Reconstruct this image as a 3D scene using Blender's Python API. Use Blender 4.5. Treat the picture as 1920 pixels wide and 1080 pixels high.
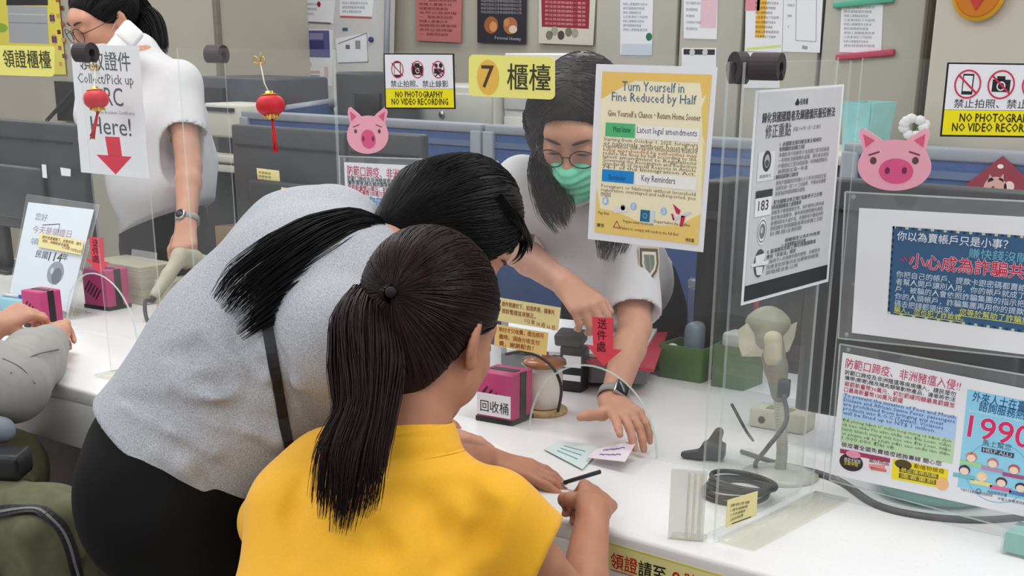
import bpy, bmesh, math, random
import numpy as np
from mathutils import Vector, Matrix
random.seed(7); np.random.seed(7)
for o in list(bpy.data.objects): bpy.data.objects.remove(o)
SC = bpy.context.scene; COL = SC.collection
# ---------------------------------------------------------------- camera
F_, PITCH, YAW, ROLL, CX, CY = 2560.2, math.radians(21.179), math.radians(39.211), math.radians(.41), 960., 1062.5
CAM = np.array([0., 0., 1.58])
_fw = np.array([-math.sin(YAW)*math.cos(PITCH), math.cos(YAW)*math.cos(PITCH), -math.sin(PITCH)])
_rt = np.array([math.cos(YAW), math.sin(YAW), 0.]); _up = np.cross(_rt, _fw)
R2 = math.cos(ROLL)*_rt + math.sin(ROLL)*_up; U2 = -math.sin(ROLL)*_rt + math.cos(ROLL)*_up
cd = bpy.data.cameras.new('camera'); cam = bpy.data.objects.new('camera', cd); COL.objects.link(cam)
cd.sensor_width = 36.; cd.lens = F_/1920*36.; cd.shift_y = (CY-540)/1920.; cd.shift_x = 0.; cd.clip_start = .02
cam.matrix_world = Matrix(((R2[0], U2[0], -_fw[0], CAM[0]), (R2[1], U2[1], -_fw[1], CAM[1]), (R2[2], U2[2], -_fw[2], CAM[2]), (0, 0, 0, 1)))
SC.camera = cam
# ---------------------------------------------------------------- light
W = bpy.data.worlds.new('office_ambient'); SC.world = W; W.use_nodes = True
W.node_tree.nodes['Background'].inputs[0].default_value = (.93, .96, 1., 1); W.node_tree.nodes['Background'].inputs[1].default_value = .64
def area(loc, sx, sy, power, col=(1, .985, .96)):
    l = bpy.data.lights.new('ceiling_lamp', 'AREA'); l.shape = 'RECTANGLE'; l.size = sx; l.size_y = sy; l.energy = power; l.color = col
    o = bpy.data.objects.new('ceiling_lamp', l); COL.objects.link(o); o.location = loc
for lx in (-6.2, -3.4, -.6):
    for ly in (-.3, 2.2, 4.4): area((lx, ly, 2.85), 1.5, .7, 23)
SC.view_settings.view_transform = 'Standard'; SC.view_settings.look = 'None'; SC.view_settings.gamma = 1.; SC.view_settings.use_curve_mapping = False
SC.view_settings.exposure = .0
try: SC.cycles.transparent_max_bounces = 40; SC.cycles.max_bounces = 10
except Exception: pass
# ---------------------------------------------------------------- helpers
def V3(*a): return np.array(a, float)
def nrm(v): v = np.asarray(v, float); return v/max(np.linalg.norm(v), 1e-9)
def ray(u, v): return (u-CX)*R2 - (v-CY)*U2 + F_*_fw
def at(u, v, **k):
    d = ray(u, v)
    if 'z' in k: t = (k['z']-CAM[2])/d[2]
    elif 'y' in k: t = (k['y']-CAM[1])/d[1]
    elif 'x' in k: t = (k['x']-CAM[0])/d[0]
    elif 'd' in k: t = k['d']/F_
    else:
        p0, n = k['plane']; t = np.dot(np.asarray(p0)-CAM, n)/np.dot(d, n)
    return CAM + t*d
def lin(c): c = c/255.; return c/12.92 if c <= .04045 else ((c+.055)/1.055)**2.4
def rgb(r, g, b): return (lin(r), lin(g), lin(b))
MATS = {}
def mat(name, col, rough=.6, metal=0., noise=.06, scale=25., bump=0., spec=.5, sss=0., trans=0., sheen=0., stretch=None, col2=None, ramp=(.35, .65), coat=0.):
    if name in MATS: return MATS[name]
    m = bpy.data.materials.new(name); m.use_nodes = True; nt = m.node_tree; b = nt.nodes['Principled BSDF']
    b.inputs['Roughness'].default_value = rough; b.inputs['Metallic'].default_value = metal; b.inputs['Specular IOR Level'].default_value = spec
    if sss: b.inputs['Subsurface Weight'].default_value = sss; b.inputs['Subsurface Radius'].default_value = (.012, .005, .003); b.inputs['Subsurface Scale'].default_value = 1.
    if trans: b.inputs['Transmission Weight'].default_value = trans
    if sheen: b.inputs['Sheen Weight'].default_value = sheen
    if coat: b.inputs['Coat Weight'].default_value = coat
    tc = nt.nodes.new('ShaderNodeTexCoord'); mp = nt.nodes.new('ShaderNodeMapping'); nz = nt.nodes.new('ShaderNodeTexNoise'); rp = nt.nodes.new('ShaderNodeValToRGB')
    nz.inputs['Scale'].default_value = scale; nz.inputs['Detail'].default_value = 4
    if stretch: mp.inputs['Scale'].default_value = stretch
    c2 = col2 if col2 else tuple(min(1, c*(1+noise)) for c in col); c1 = col if col2 else tuple(c*(1-noise) for c in col)
    rp.color_ramp.elements[0].position = ramp[0]; rp.color_ramp.elements[1].position = ramp[1]
    rp.color_ramp.elements[0].color = (*c1, 1); rp.color_ramp.elements[1].color = (*c2, 1)
    L = nt.links.new
    L(tc.outputs['Object'], mp.inputs['Vector']); L(mp.outputs[0], nz.inputs['Vector']); L(nz.outputs['Fac'], rp.inputs[0]); L(rp.outputs[0], b.inputs['Base Color'])
    if bump:
        bp = nt.nodes.new('ShaderNodeBump'); bp.inputs['Strength'].default_value = bump; bp.inputs['Distance'].default_value = .002
        L(nz.outputs['Fac'], bp.inputs['Height']); L(bp.outputs[0], b.inputs['Normal'])
    MATS[name] = m; return m
def clear(name, tint=(1, 1, 1), haze=.03, hazecol=(.9, .9, .9), gloss=1., rough=.02):
    if name in MATS: return MATS[name]
    m = bpy.data.materials.new(name); m.use_nodes = True; nt = m.node_tree; nt.nodes.clear(); L = nt.links.new
    out = nt.nodes.new('ShaderNodeOutputMaterial'); tr = nt.nodes.new('ShaderNodeBsdfTransparent'); tr.inputs[0].default_value = (*tint, 1)
    df = nt.nodes.new('ShaderNodeBsdfDiffuse'); df.inputs[0].default_value = (*hazecol, 1); gl = nt.nodes.new('ShaderNodeBsdfGlossy'); gl.inputs['Roughness'].default_value = rough
    fr = nt.nodes.new('ShaderNodeFresnel'); fr.inputs[0].default_value = 1.3; mu = nt.nodes.new('ShaderNodeMath'); mu.operation = 'MULTIPLY'; mu.inputs[1].default_value = gloss
    nz = nt.nodes.new('ShaderNodeTexNoise'); nz.inputs['Scale'].default_value = 3.; tc = nt.nodes.new('ShaderNodeTexCoord'); L(tc.outputs['Object'], nz.inputs['Vector'])
    mh = nt.nodes.new('ShaderNodeMath'); mh.operation = 'MULTIPLY'; mh.inputs[1].default_value = haze*2; L(nz.outputs['Fac'], mh.inputs[0])
    m1 = nt.nodes.new('ShaderNodeMixShader'); m2 = nt.nodes.new('ShaderNodeMixShader')
    L(mh.outputs[0], m1.inputs[0]); L(tr.outputs[0], m1.inputs[1]); L(df.outputs[0], m1.inputs[2])
    ge = nt.nodes.new('ShaderNodeNewGeometry'); m3 = nt.nodes.new('ShaderNodeMath'); m3.operation = 'SUBTRACT'; m3.inputs[0].default_value = 1.; L(ge.outputs['Backfacing'], m3.inputs[1])
    m4 = nt.nodes.new('ShaderNodeMath'); m4.operation = 'MULTIPLY'; L(m3.outputs[0], m4.inputs[0]); L(fr.outputs[0], m4.inputs[1])
    L(m4.outputs[0], mu.inputs[0]); L(mu.outputs[0], m2.inputs[0]); L(m1.outputs[0], m2.inputs[1]); L(gl.outputs[0], m2.inputs[2]); L(m2.outputs[0], out.inputs[0])
    MATS[name] = m; return m
def ink(r, g, b, rough=.55): return mat('ink_%d_%d_%d' % (r, g, b), rgb(r, g, b), rough, noise=.015, scale=60, spec=.3)
WL = {}
def tag(o, label=None, cat=None, group=None, kind=None):
    if label: o['label'] = label
    if cat: o['category'] = cat
    if group: o['group'] = group
    if kind: o['kind'] = kind
    return o
def thing(name, loc, label, cat, group=None):
    o = bpy.data.objects.new(name, None); o.empty_display_size = .05; COL.objects.link(o); o.location = tuple(loc); WL[o.name] = np.array(loc, float)
    return tag(o, label, cat, group)
class MB:
    def __init__(s): s.v = []; s.f = []; s.m = []; s.n = 0; s.sm = []
    def add(s, v, f, mi=0, sm=True):
        s.v.append(np.asarray(v, float).reshape(-1, 3)); k = s.n
        for q in f: s.f.append(tuple(int(i)+k for i in q)); s.m.append(mi); s.sm.append(sm)
        s.n += len(s.v[-1]); return s
    def box(s, c, size, R=None, bev=0., mi=0, seg=2):
        bm = bmesh.new(); bmesh.ops.create_cube(bm, size=1.)
        for v in bm.verts: v.co = (v.co.x*size[0], v.co.y*size[1], v.co.z*size[2])
        if bev: bmesh.ops.bevel(bm, geom=list(bm.edges), offset=min(bev, min(size)*.45), segments=seg, profile=.5, affect='EDGES')
        bm.verts.index_update(); v = np.array([tuple(x.co) for x in bm.verts]); f = [[x.index for x in q.verts] for q in bm.faces]; bm.free()
        if R is not None: v = v @ np.asarray(R).T
        return s.add(v+np.asarray(c), f, mi, bev > 0)
    def tube(s, pts, r, n=10, mi=0, cap=True):
        P = np.asarray(pts, float); k = len(P); r = np.broadcast_to(np.asarray(r, float), (k,))
        T = np.gradient(P, axis=0); T /= np.maximum(np.linalg.norm(T, axis=1, keepdims=True), 1e-9)
        u = np.cross(T[0], (0, 0, 1.)); u = u if np.linalg.norm(u) > .05 else np.cross(T[0], (1., 0, 0)); u = nrm(u); V = []
        a = np.arange(n)*2*math.pi/n
        for i in range(k):
            u = nrm(u - T[i]*np.dot(u, T[i])); w = np.cross(T[i], u)
            V.append(P[i] + r[i]*(np.cos(a)[:, None]*u + np.sin(a)[:, None]*w))
        f = [(i*n+j, i*n+(j+1) % n, (i+1)*n+(j+1) % n, (i+1)*n+j) for i in range(k-1) for j in range(n)]
        if cap: f += [tuple(range(n))[::-1], tuple((k-1)*n+j for j in range(n))]
        return s.add(np.concatenate(V), f, mi)
    def lathe(s, c, prof, n=24, ax=(0, 0, 1.), mi=0):
        ax = nrm(ax); u = np.cross(ax, (0, 0, 1.)); u = u if np.linalg.norm(u) > .05 else V3(1, 0, 0); u = nrm(u); w = np.cross(ax, u); c = np.asarray(c, float)
        a = np.arange(n)*2*math.pi/n; V = [c+ax*h+max(r, 1e-5)*(np.cos(a)[:, None]*u+np.sin(a)[:, None]*w) for r, h in prof]; k = len(prof)
        f = [(i*n+j, i*n+(j+1) % n, (i+1)*n+(j+1) % n, (i+1)*n+j) for i in range(k-1) for j in range(n)] + [tuple(range(n))[::-1], tuple((k-1)*n+j for j in range(n))]
        return s.add(np.concatenate(V), f, mi)
    def prism(s, poly, off, mi=0, mside=None):
        P = np.asarray(poly, float); n = len(P); off = np.asarray(off, float); mside = mi if mside is None else mside
        k = np.cross(P[1]-P[0], P[2]-P[1]); 
        s.add(np.concatenate([P, P+off]), [tuple(range(n)), tuple(range(2*n-1, n-1, -1))], mi, False)
        b = s.n-2*n
        for i in range(n):
            j = (i+1) % n; s.f.append((b+i, b+n+i, b+n+j, b+j)); s.m.append(mside); s.sm.append(False)
        return s
    def ball(s, c, r, R=None, n=16, mi=0):
        r = np.broadcast_to(np.asarray(r, float), (3,)); V = []; F = []; m = n//2
        for i in range(m+1):
            th = math.pi*i/m
            for j in range(n): V.append((math.sin(th)*math.cos(2*math.pi*j/n)*r[0], math.sin(th)*math.sin(2*math.pi*j/n)*r[1], math.cos(th)*r[2]))
        F = [(i*n+j, (i+1)*n+j, (i+1)*n+(j+1) % n, i*n+(j+1) % n) for i in range(m) for j in range(n)]
        V = np.array(V); V = V @ np.asarray(R).T if R is not None else V
        return s.add(V+np.asarray(c), F, mi)
    def build(s, name, mats, parent=None, loc=None):
        v = np.concatenate(s.v); mats = mats if isinstance(mats, (list, tuple)) else [mats]
        if parent is not None: L = WL[parent.name]
        elif loc is not None: L = np.asarray(loc, float)
        else: L = V3((v[:, 0].min()+v[:, 0].max())/2, (v[:, 1].min()+v[:, 1].max())/2, v[:, 2].min())
        me = bpy.data.meshes.new(name); me.from_pydata((v-L).tolist(), [], s.f)
        for m in mats: me.materials.append(m)
        me.polygons.foreach_set('material_index', s.m); me.polygons.foreach_set('use_smooth', s.sm); me.validate(); me.update()
        o = bpy.data.objects.new(name, me); COL.objects.link(o)
        if parent is not None: o.parent = parent
        else: o.location = tuple(L)
        WL[o.name] = L; return o
def smoothcurve(pts, n=8):
    P = np.asarray(pts, float); Q = np.vstack([2*P[0]-P[1], P, 2*P[-1]-P[-2]]); out = []
    for i in range(1, len(Q)-2):
        for t in np.linspace(0, 1, n, endpoint=False):
            a, b, c, d = Q[i-1], Q[i], Q[i+1], Q[i+2]
            out.append(.5*((2*b)+(c-a)*t+(2*a-5*b+4*c-d)*t*t+(3*b-a-3*c+d)*t**3))
    out.append(P[-1]); return np.array(out)
# ---- text, drawn on sheets
_TX = {}
def textmesh(s):
    if s in _TX: return _TX[s]
    cu = bpy.data.curves.new('t', 'FONT'); cu.body = s; cu.size = 1.; cu.resolution_u = 3 if len(s) < 14 else 1
    ob = bpy.data.objects.new('t', cu); me = ob.to_mesh()
    v = np.array([tuple(x.co)[:2] for x in me.vertices]) if len(me.vertices) else np.zeros((0, 2)); f = [tuple(p.vertices) for p in me.polygons]
    ob.to_mesh_clear(); bpy.data.objects.remove(ob); bpy.data.curves.remove(cu)
    _TX[s] = (v, f); return _TX[s]
class Sheet:
    """a printed sheet, card or sign: root mesh plus one mesh for what is printed on it"""
    def __init__(s, name, plane, corners, m, label, cat, thick=.0012, group=None, parent=None, rootmats=None):
        s.p0, s.n = np.asarray(plane[0], float), nrm(plane[1])
        P = [s.hit(c) for c in corners]; s.base = P
        mb = MB(); mb.prism(P, -s.n*thick)
        s.o = mb.build(name, m, parent)
        if parent is None: tag(s.o, label, cat, group)
        s.mb = MB(); s.mats = []; s.ly = 0
        s.U = nrm(np.cross((0, 0, 1.), s.n)); s.V = np.cross(s.n, s.U)
        # map a unit square on the corners for relative coordinates
    def hit(s, c): return at(c[0], c[1], plane=(s.p0, s.n))
    def mi(s, c):
        m = ink(*c) if isinstance(c, tuple) else c
        if m not in s.mats: s.mats.append(m)
        return s.mats.index(m)
    def off(s): return s.n*(.0004+.00025*s.ly)
    def lay(s, k): s.ly = k; return s
    def poly(s, pts, c):
        P = [s.hit(p)+s.off() for p in pts]
        if np.dot(np.cross(P[1]-P[0], P[2]-P[0]), s.n) < 0 and len(P) < 5: P = P[::-1]
        s.mb.add(P, [tuple(range(len(P)))], s.mi(c), False); return s
    def rect(s, a, b, c, r=0):
        """a,b = opposite corners (pixels) of an upright rectangle"""
        A, B = s.hit(a)-s.p0, s.hit(b)-s.p0; u0, u1 = sorted((A@s.U, B@s.U)); v0, v1 = sorted((A@s.V, B@s.V))
        s.mb.add([s.p0+s.off()+s.U*u+s.V*v for u, v in ((u0, v0), (u1, v0), (u1, v1), (u0, v1))], [(0, 1, 2, 3)], s.mi(c), False); return s
    def sc(s, p): h = s.hit(p); return np.dot(h-CAM, _fw)/F_
    def disc(s, p, r, c, ring=0., n=28, ry=None):
        h = s.hit(p)+s.off(); k = s.sc(p); r *= k; ry = r if ry is None else ry*k; a = np.arange(n)*2*math.pi/n
        o = [h+s.U*r*math.cos(t)+s.V*ry*math.sin(t) for t in a]
        if ring:
            q = ring*k; i = [h+s.U*(r-q)*math.cos(t)+s.V*(ry-q)*math.sin(t) for t in a]
            s.mb.add(o+i, [(j, (j+1) % n, n+(j+1) % n, n+j) for j in range(n)], s.mi(c), False)
        else: s.mb.add(o, [tuple(range(n))], s.mi(c), False)
        return s
    def line(s, pts, w, c):
        P = [s.hit(p)+s.off() for p in pts]; k = s.sc(pts[0])*w/2
        for a, b in zip(P[:-1], P[1:]):
            t = nrm(b-a); q = np.cross(s.n, t)*k
            s.mb.add([a-q, b-q, b+q, a+q], [(0, 1, 2, 3)], s.mi(c), False)
        return s
    def text(s, body, p0, p1, h, c, bold=0., shear=0.):
        v, f = textmesh(body)
        if not len(v): return s
        A, B = s.hit(p0)+s.off(), s.hit(p1)+s.off(); X = B-A; L = np.linalg.norm(X); X = X/L; Y = np.cross(s.n, X); Y = -Y if Y[2] < 0 else Y
        mn, mx = v.min(0), v.max(0); H = h*s.sc(p0); w = (v-mn)/np.maximum(mx-mn, 1e-6)
        bold *= .62
        for q, (dx, dy) in enumerate([(0, 0)] if not bold else [(-bold, 0), (bold, 0), (0, bold), (0, -bold)]):
            s.mb.add(A+s.n*4e-5*q+(w[:, :1]*L+dx*H)*X+(w[:, 1:]*H+dy*H)*Y+shear*w[:, 1:]*H*X, f, s.mi(c), False)
        return s
    def done(s, name='print', label=None):
        if s.mb.n:
            o = s.mb.build(name, s.mats, s.o)
            if label: o['label'] = label
        return s.o
PLANE_Y = lambda y: ((0, y, 1), (0, -1, 0))
PLANE_X = lambda x: ((x, 0, 1), (1, 0, 0))
def M_(*r): return np.array(r, float)
def frame(f, up=(0, 0, 1)):
    """columns: right, forward, up"""
    f = nrm(f); r = nrm(np.cross(f, up)); u = np.cross(r, f); return np.stack([r, f, u], 1)
def rotz(a): c, s = math.cos(a), math.sin(a); return np.array([[c, -s, 0], [s, c, 0], [0, 0, 1.]])
# ---------------------------------------------------------------- the setting
CZ = .78            # counter top height
PY = 2.263          # plane of the acrylic screens
m_counter = mat('counter_stone', rgb(232, 231, 231), .32, col2=rgb(214, 212, 209), scale=190, ramp=(.62, .74), spec=.4)
m_brown = mat('dark_wood_panel', rgb(62, 46, 43), .5, noise=.18, scale=6, stretch=(8, 1, .6))
m_floor = mat('floor_tile', rgb(150, 144, 138), .45, noise=.06, scale=3)
m_wall = mat('wall_paint', rgb(184, 177, 163), .8, noise=.03, scale=4)
m_wall2 = mat('wall_paint_grey', rgb(166, 161, 148), .8, noise=.04, scale=4)
m_colm = mat('column_paint', rgb(196, 189, 176), .8, noise=.03, scale=4)
m_cab = mat('cabinet_steel', rgb(176, 172, 160), .5, noise=.03, scale=5)
m_seam = mat('seam_dark', rgb(110, 106, 98), .7)
m_white = mat('white_plastic', rgb(226, 226, 226), .45, noise=.02)
m_cream = mat('cream_plastic', rgb(206, 203, 190), .5, noise=.03)
m_dgrey = mat('dark_grey_plastic', rgb(56, 58, 62), .45, noise=.08, scale=9)
m_black = mat('black_plastic', rgb(26, 26, 28), .4, noise=.1)
m_clip = mat('black_foam', rgb(58, 50, 52), .75, noise=.08)
m_part = mat('blue_partition_cloth', rgb(60, 86, 136), .85, noise=.07, scale=120, bump=.1)
m_trim = mat('partition_trim', rgb(142, 147, 156), .45, noise=.03)
m_metal = mat('brushed_metal', rgb(190, 190, 192), .28, metal=1., noise=.04)
m_paper = mat('white_paper', rgb(236, 237, 241), .7, noise=.012, scale=8)
def struct(name, mb, m): o = mb.build(name, m, loc=(0, 0, 0)); o['kind'] = 'structure'; return o
struct('floor', MB().box((-3.5, 2.2, -.02), (13, 8, .04)), m_floor)
struct('wall_back', MB().box((-3.5, 5.05, 1.4), (13, .1, 2.8)), m_wall2)
struct('wall_left', MB().box((-9.95, 2.2, 1.4), (.1, 8, 2.8)), m_wall)
def xat(u, v, y): return at(u, v, y=y)[0]
xl = xat(407, 60, 4.35)
struct('wall_pillar', MB().box(((xl-9.)/2, 4.68, 1.4), (xl+9., .66, 2.8)), m_wall)
struct('trim_pillar', MB().box((xl+.012, 4.345, 1.4), (.026, .03, 2.8), bev=.004), mat('pillar_trim', rgb(128, 120, 110), .6))
xr = xat(1742, 60, 4.2)
struct('wall_column', MB().box((xr+1.2, 4.61, 1.4), (2.4, .78, 2.8), bev=.01), m_colm)
struct('wall_recess', MB().box((xr-.035, 4.8, 1.4), (.06, .4, 2.8)), mat('recess_paint', rgb(132, 127, 116), .8))
# service counter
ct = thing('service_counter', (-3., 2.4, 0), 'long white speckled service counter with dark brown base', 'counter')
MB().box((-3.4, 2.37, CZ-.02), (10.4, 1.06, .04), bev=.008).build('countertop', m_counter, ct)
MB().box((-.46, 3.01, CZ-.02), (2.9, .25, .04), bev=.006).build('side_worktop', m_counter, ct)
MB().box((-3.4, 1.855, CZ-.096), (10.4, .03, .12), bev=.006).build('front_fascia', m_counter, ct)
MB().box((-3.4, 2.3, .37), (10.3, .7, .74)).build('base_panel', m_brown, ct)['label'] = 'dark brown counter base'
# ---- steel cabinets on the back wall
cb = thing('steel_cabinet', (-2.6, 4.6, 0), 'row of grey beige steel cabinets under taped notices on back wall', 'cabinet')
cy0 = 4.42; cx0, cx1 = xat(1118, 60, cy0), xat(1736, 60, cy0)
MB().box(((cx0+cx1)/2, cy0+.25, 1.1), (cx1-cx0, .46, 2.2), bev=.004).build('cabinet_body', m_seam, cb)
edges = [1118, 1274, 1396, 1542, 1736]
for a, b in zip(edges[:-1], edges[1:]):
    xa, xb = xat(a, 60, cy0), xat(b, 60, cy0)
    d = MB().box(((xa+xb)/2, cy0+.005, 1.1), (xb-xa-.014, .03, 2.16), bev=.004).build('door', m_cab, cb)
    h = MB().box((xb-.06, cy0-.016, .95), (.02, .015, .12), bev=.004).build('door_handle', m_metal, d); h.parent = d
# ---- blue office partitions
def partition(xa, xb, y, z1, label, posts=()):
    t = thing('office_partition', ((xa+xb)/2, y, 0), label, 'partition', 'blue office partitions behind the counter')
    MB().box(((xa+xb)/2, y, z1/2), (xb-xa-.04, .045, z1-.06)).build('cloth_panel', m_part, t)
    MB().box(((xa+xb)/2, y, z1-.015), (xb-xa, .055, .03), bev=.006).build('top_rail', m_trim, t)
    for x in list(posts)+[xa+.02, xb-.02]: MB().box((x, y-.005, z1/2-.01), (.045, .062, z1-.02), bev=.006).build('post', m_trim, t)
    MB().box(((xa+xb)/2, y-.002, z1-.062), (xb-xa-.06, .05, .018)).build('edge_strip', mat('steel_blue', rgb(92, 108, 142), .5), t)
y1 = 3.55
partition(xat(462, 215, y1), xat(912, 235, y1), y1, 1.318, 'blue partition behind the monitor left of the leaning officer')
partition(xat(918, 235, y1), xat(1500, 250, y1), y1, 1.318, 'blue partition right behind the leaning masked officer')
y2 = 3.3
partition(xat(1592, 266, y2), xat(2150, 290, y2), y2, at(1700, 272, y=y2)[2], 'blue partition on the right behind the large pink pig sticker')
y3 = 4.0
t = thing('office_partition', at(600, 200, y=y3)*V3(1, 1, 0), 'short slanting blue partition top beside the whiteboard', 'partition', None)
a, b = at(540, 206, y=3.95), at(625, 193, y=4.2)
MB().prism([a, b, b*V3(1, 1, 0), a*V3(1, 1, 0)], (.02, -.05, 0)).build('cloth_panel', m_part, t)
MB().tube([a, b], .02).build('top_rail', m_trim, t)
# ---- acrylic screens
m_acr = clear('acrylic_clear', (.99, .995, .992), haze=.022, gloss=.7)
m_edge = clear('acrylic_edge', (.86, .93, .90), haze=.30, hazecol=(.92, .97, .95), gloss=1.)
def archpanel(name, xa, xb, label, arch=None, zt=1.552, y=PY):
    P = [(xa, CZ+.001)]
    if arch:
        c, r, h = arch; P += [(c+r*math.cos(a), CZ+.001+h*math.sin(a)) for a in np.linspace(math.pi, 0, 25)]
    P += [(xb, CZ+.001), (xb, zt), (xa, zt)]
    P = [V3(x, y-.0025, z) for x, z in P]
    o = MB().prism(P, (0, .005, 0), 0, 1).build(name, [m_acr, m_edge]); tag(o, label, 'screen', 'clear acrylic counter screens')
    if arch:
        c, r, h = arch; MB().tube([V3(c+r*math.cos(a), y-.003, CZ+.003+h*math.sin(a)) for a in np.linspace(math.pi, 0, 25)], .0022, 6).build('arch_rim', m_edge, o)
    return o
archpanel('acrylic_screen', -2.367, -1.14, 'clear acrylic screen with arched hand slot carrying the number 7 counter sign', (-1.632, .166, .165))
archpanel('acrylic_screen', -2.925, -2.372, 'narrow clear acrylic screen the red lantern with long tassel hangs in front of')
archpanel('acrylic_screen', -4.75, -3.083, 'clear acrylic screen with arched hand slot behind the Collect Pick up notice', (-3.365, .166, .17))
archpanel('acrylic_screen', -1.095, .75, 'clear acrylic screen at far right carrying the large pink pig sticker')
def divider(x, ya, yb, label):
    P = [V3(x-.0025, ya, CZ+.006), V3(x-.0025, yb, CZ+.006), V3(x-.0025, yb, 1.548), V3(x-.0025, ya, 1.548)]
    o = MB().prism(P, (.005, 0, 0), 0, 1).build('acrylic_divider', [m_acr, m_edge]); return tag(o, label, 'screen', 'clear acrylic dividers between counters')
dl = divider(-2.938, 1.99, 2.42, 'clear acrylic divider at left, between the two red lanterns')
da = divider(-1.137, 1.90, 2.255, 'clear acrylic divider beside the yellow fine poster, without a notice')
db = divider(-1.112, 1.905, 2.255, 'clear acrylic divider carrying the black and white notice')
m_foot = clear('acrylic_foot', (.96, .96, .93), haze=.08, hazecol=(.85, .84, .78), gloss=1.)
for d_, x in ((dl, -2.905), (db, -1.075)):
    MB().box((x, 2.09, CZ+.0045), (.07, .35 if x > -2 else .3, .005), bev=.001).build('foot_plate', m_foot, d_)
# small upright acrylic plate at the divider's near end
pl = thing('acrylic_stand', (-1.18, 1.95, CZ), 'small clear acrylic stand with scuffed tape at near end of divider', 'stand')
a, b = at(1252, 1010, z=CZ), at(1318, 1016, z=CZ); hh = V3(0, 0, .125)
MB().prism([a, b, b+hh, a+hh], nrm(np.cross(b-a, hh))*-.004, 0, 1).build('plate', [clear('scuffed_acrylic', (.9, .9, .88), haze=.25, gloss=1.5), m_edge], pl)
for i, f in enumerate((.55, .72, .88)):
    q = a+(b-a)*f; MB().box(q+V3(0, -.004, .062), (.004, .003, .12), bev=.001).build('tape_strip', clear('tape', (.9, .88, .8), haze=.3, gloss=1.6), pl)
MB().box((a+b)/2+V3(0, .012, .003), (np.linalg.norm(b-a), .03, .004), R=rotz(math.atan2(*(b-a)[1::-1])), bev=.001).build('base_plate', m_foot, pl)
# foam clips on the screen corners
def clip(p, w, h, ang, label):
    o = thing('foam_clip', p, label, 'clip', 'black foam clips on the acrylic corners')
    R = rotz(ang); mb = MB(); prof = []
    n = 18; a0 = np.linspace(math.radians(-60), math.radians(240), n)
    outer = [(w*.5*math.cos(t), h*.5*math.sin(t)) for t in a0]; inner = [(w*.2*math.cos(t), h*.2*math.sin(t)) for t in a0[::-1]]
    poly = [np.asarray(p)+R@V3(0, x, z) for x, z in outer+inner]
    V = []; L = .02 if ang > 1 else .045; off = R@V3(L, 0, 0)
    k = len(poly)
    mb.add(poly+[q+off for q in poly], [tuple((i, i+1, 2*n-2-i, 2*n-1-i)) for i in range(n-1)] + [tuple((k+i, k+2*n-1-i, k+2*n-2-i, k+i+1)) for i in range(n-1)] + [(i, k+i, k+(i+1) % k, (i+1) % k) for i in range(k)], 0, False)
    mb.build('foam_sleeve', m_clip, o)
    return o
clip(at(1376, 124, x=-1.137)+V3(0, .0, -.004), .036, .05, math.radians(70), 'black foam clip on near corner of the divider beside yellow poster')
clip(at(1408, 122, x=-1.112)+V3(.004, .0, -.003), .04, .042, math.radians(8), 'black foam clip straddling near top corner of divider with notice')
clip(at(147, 99, x=-2.938)+V3(0, 0, 0), .046, .046, math.radians(8), 'black foam clip over the Collect Pick up notice')
clip(at(392, 102, x=-2.938)+V3(0, 0, 0), .05, .046, math.radians(15), 'black foam clip at far top corner of the left divider')
# ---------------------------------------------------------------- signs, notices and stickers
K = (38, 40, 48); RED = (206, 40, 70); WHT = (240, 240, 244)
FR = PLANE_Y(PY-.0035)      # customer side of the screens
m_sign = mat('sign_card', rgb(238, 239, 243), .4, noise=.01)
m_yel = mat('sign_yellow_card', rgb(248, 240, 130), .4, noise=.01)
m_ptan = mat('card_pale_yellow', rgb(240, 226, 160), .5, noise=.02)
m_ptan2 = mat('card_warm_yellow', rgb(240, 208, 128), .5, noise=.02)
def rrect(x0, y0, x1, y1, r, sk=(0, 0)):
    """rounded rectangle in pixels; sk = right side lowered at top, bottom"""
    out = []
    for cx, cy, a0 in ((x0+r, y0+r, 180), (x1-r, y0+r, 270), (x1-r, y1-r, 0), (x0+r, y1-r, 90)):
        for k in range(7):
            a = math.radians(a0+15*k); x, y = cx+r*math.cos(a), cy+r*math.sin(a); f = (x-x0)/(x1-x0); g = (y-y0)/(y1-y0)
            out.append((x, y+f*(sk[0]*(1-g)+sk[1]*g)))
    return out
# number sign
s = Sheet('counter_sign', FR, rrect(879, 102, 1040, 180, 10, (5, 7)), m_yel, 'yellow rounded counter sign with number 7 in an orange disc', 'sign')
s.disc((915, 145), 27, (240, 190, 84), ry=31).lay(1).text('7', (903, 164), (926, 165), 39, (74, 62, 40), .01).text('櫃檯', (951, 168), (1032, 171), 46, (62, 60, 44), .008).done('lettering')
s = Sheet('counter_sign', FR, rrect(-60, 84, 102, 139, 8, (3, 5)), m_yel, 'yellow counter sign for certificate collection at top left of photo', 'sign')
s.disc((-18, 110), 25, (240, 190, 84)).lay(1).text('領證櫃檯', (8, 126), (97, 129), 31, (62, 60, 44), .01).done('lettering')
# collect / pick up notice
s = Sheet('pick_up_notice', FR, [(132, 83), (260, 86), (279, 335), (152, 323)], m_sign, 'white Collect Pick up notice with red down arrow, on the left screen', 'notice')
G = (84, 86, 96)
s.text('領取證件', (149, 131), (246, 134), 33, G, .008).text('Collect/Pick up', (147, 161), (252, 166), 23, G).text('ARC', (176, 196), (232, 200), 32, G).text('(Alien Resident Certificate)', (180, 215), (253, 218), 8, (150, 150, 156))
s.text('Here!', (172, 250), (247, 256), 31, G).poly([(197, 256), (224, 257), (229, 293), (203, 292)], (222, 44, 74)).poly([(181, 290), (247, 294), (217, 327)], (222, 44, 74)).done('lettering')
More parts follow.
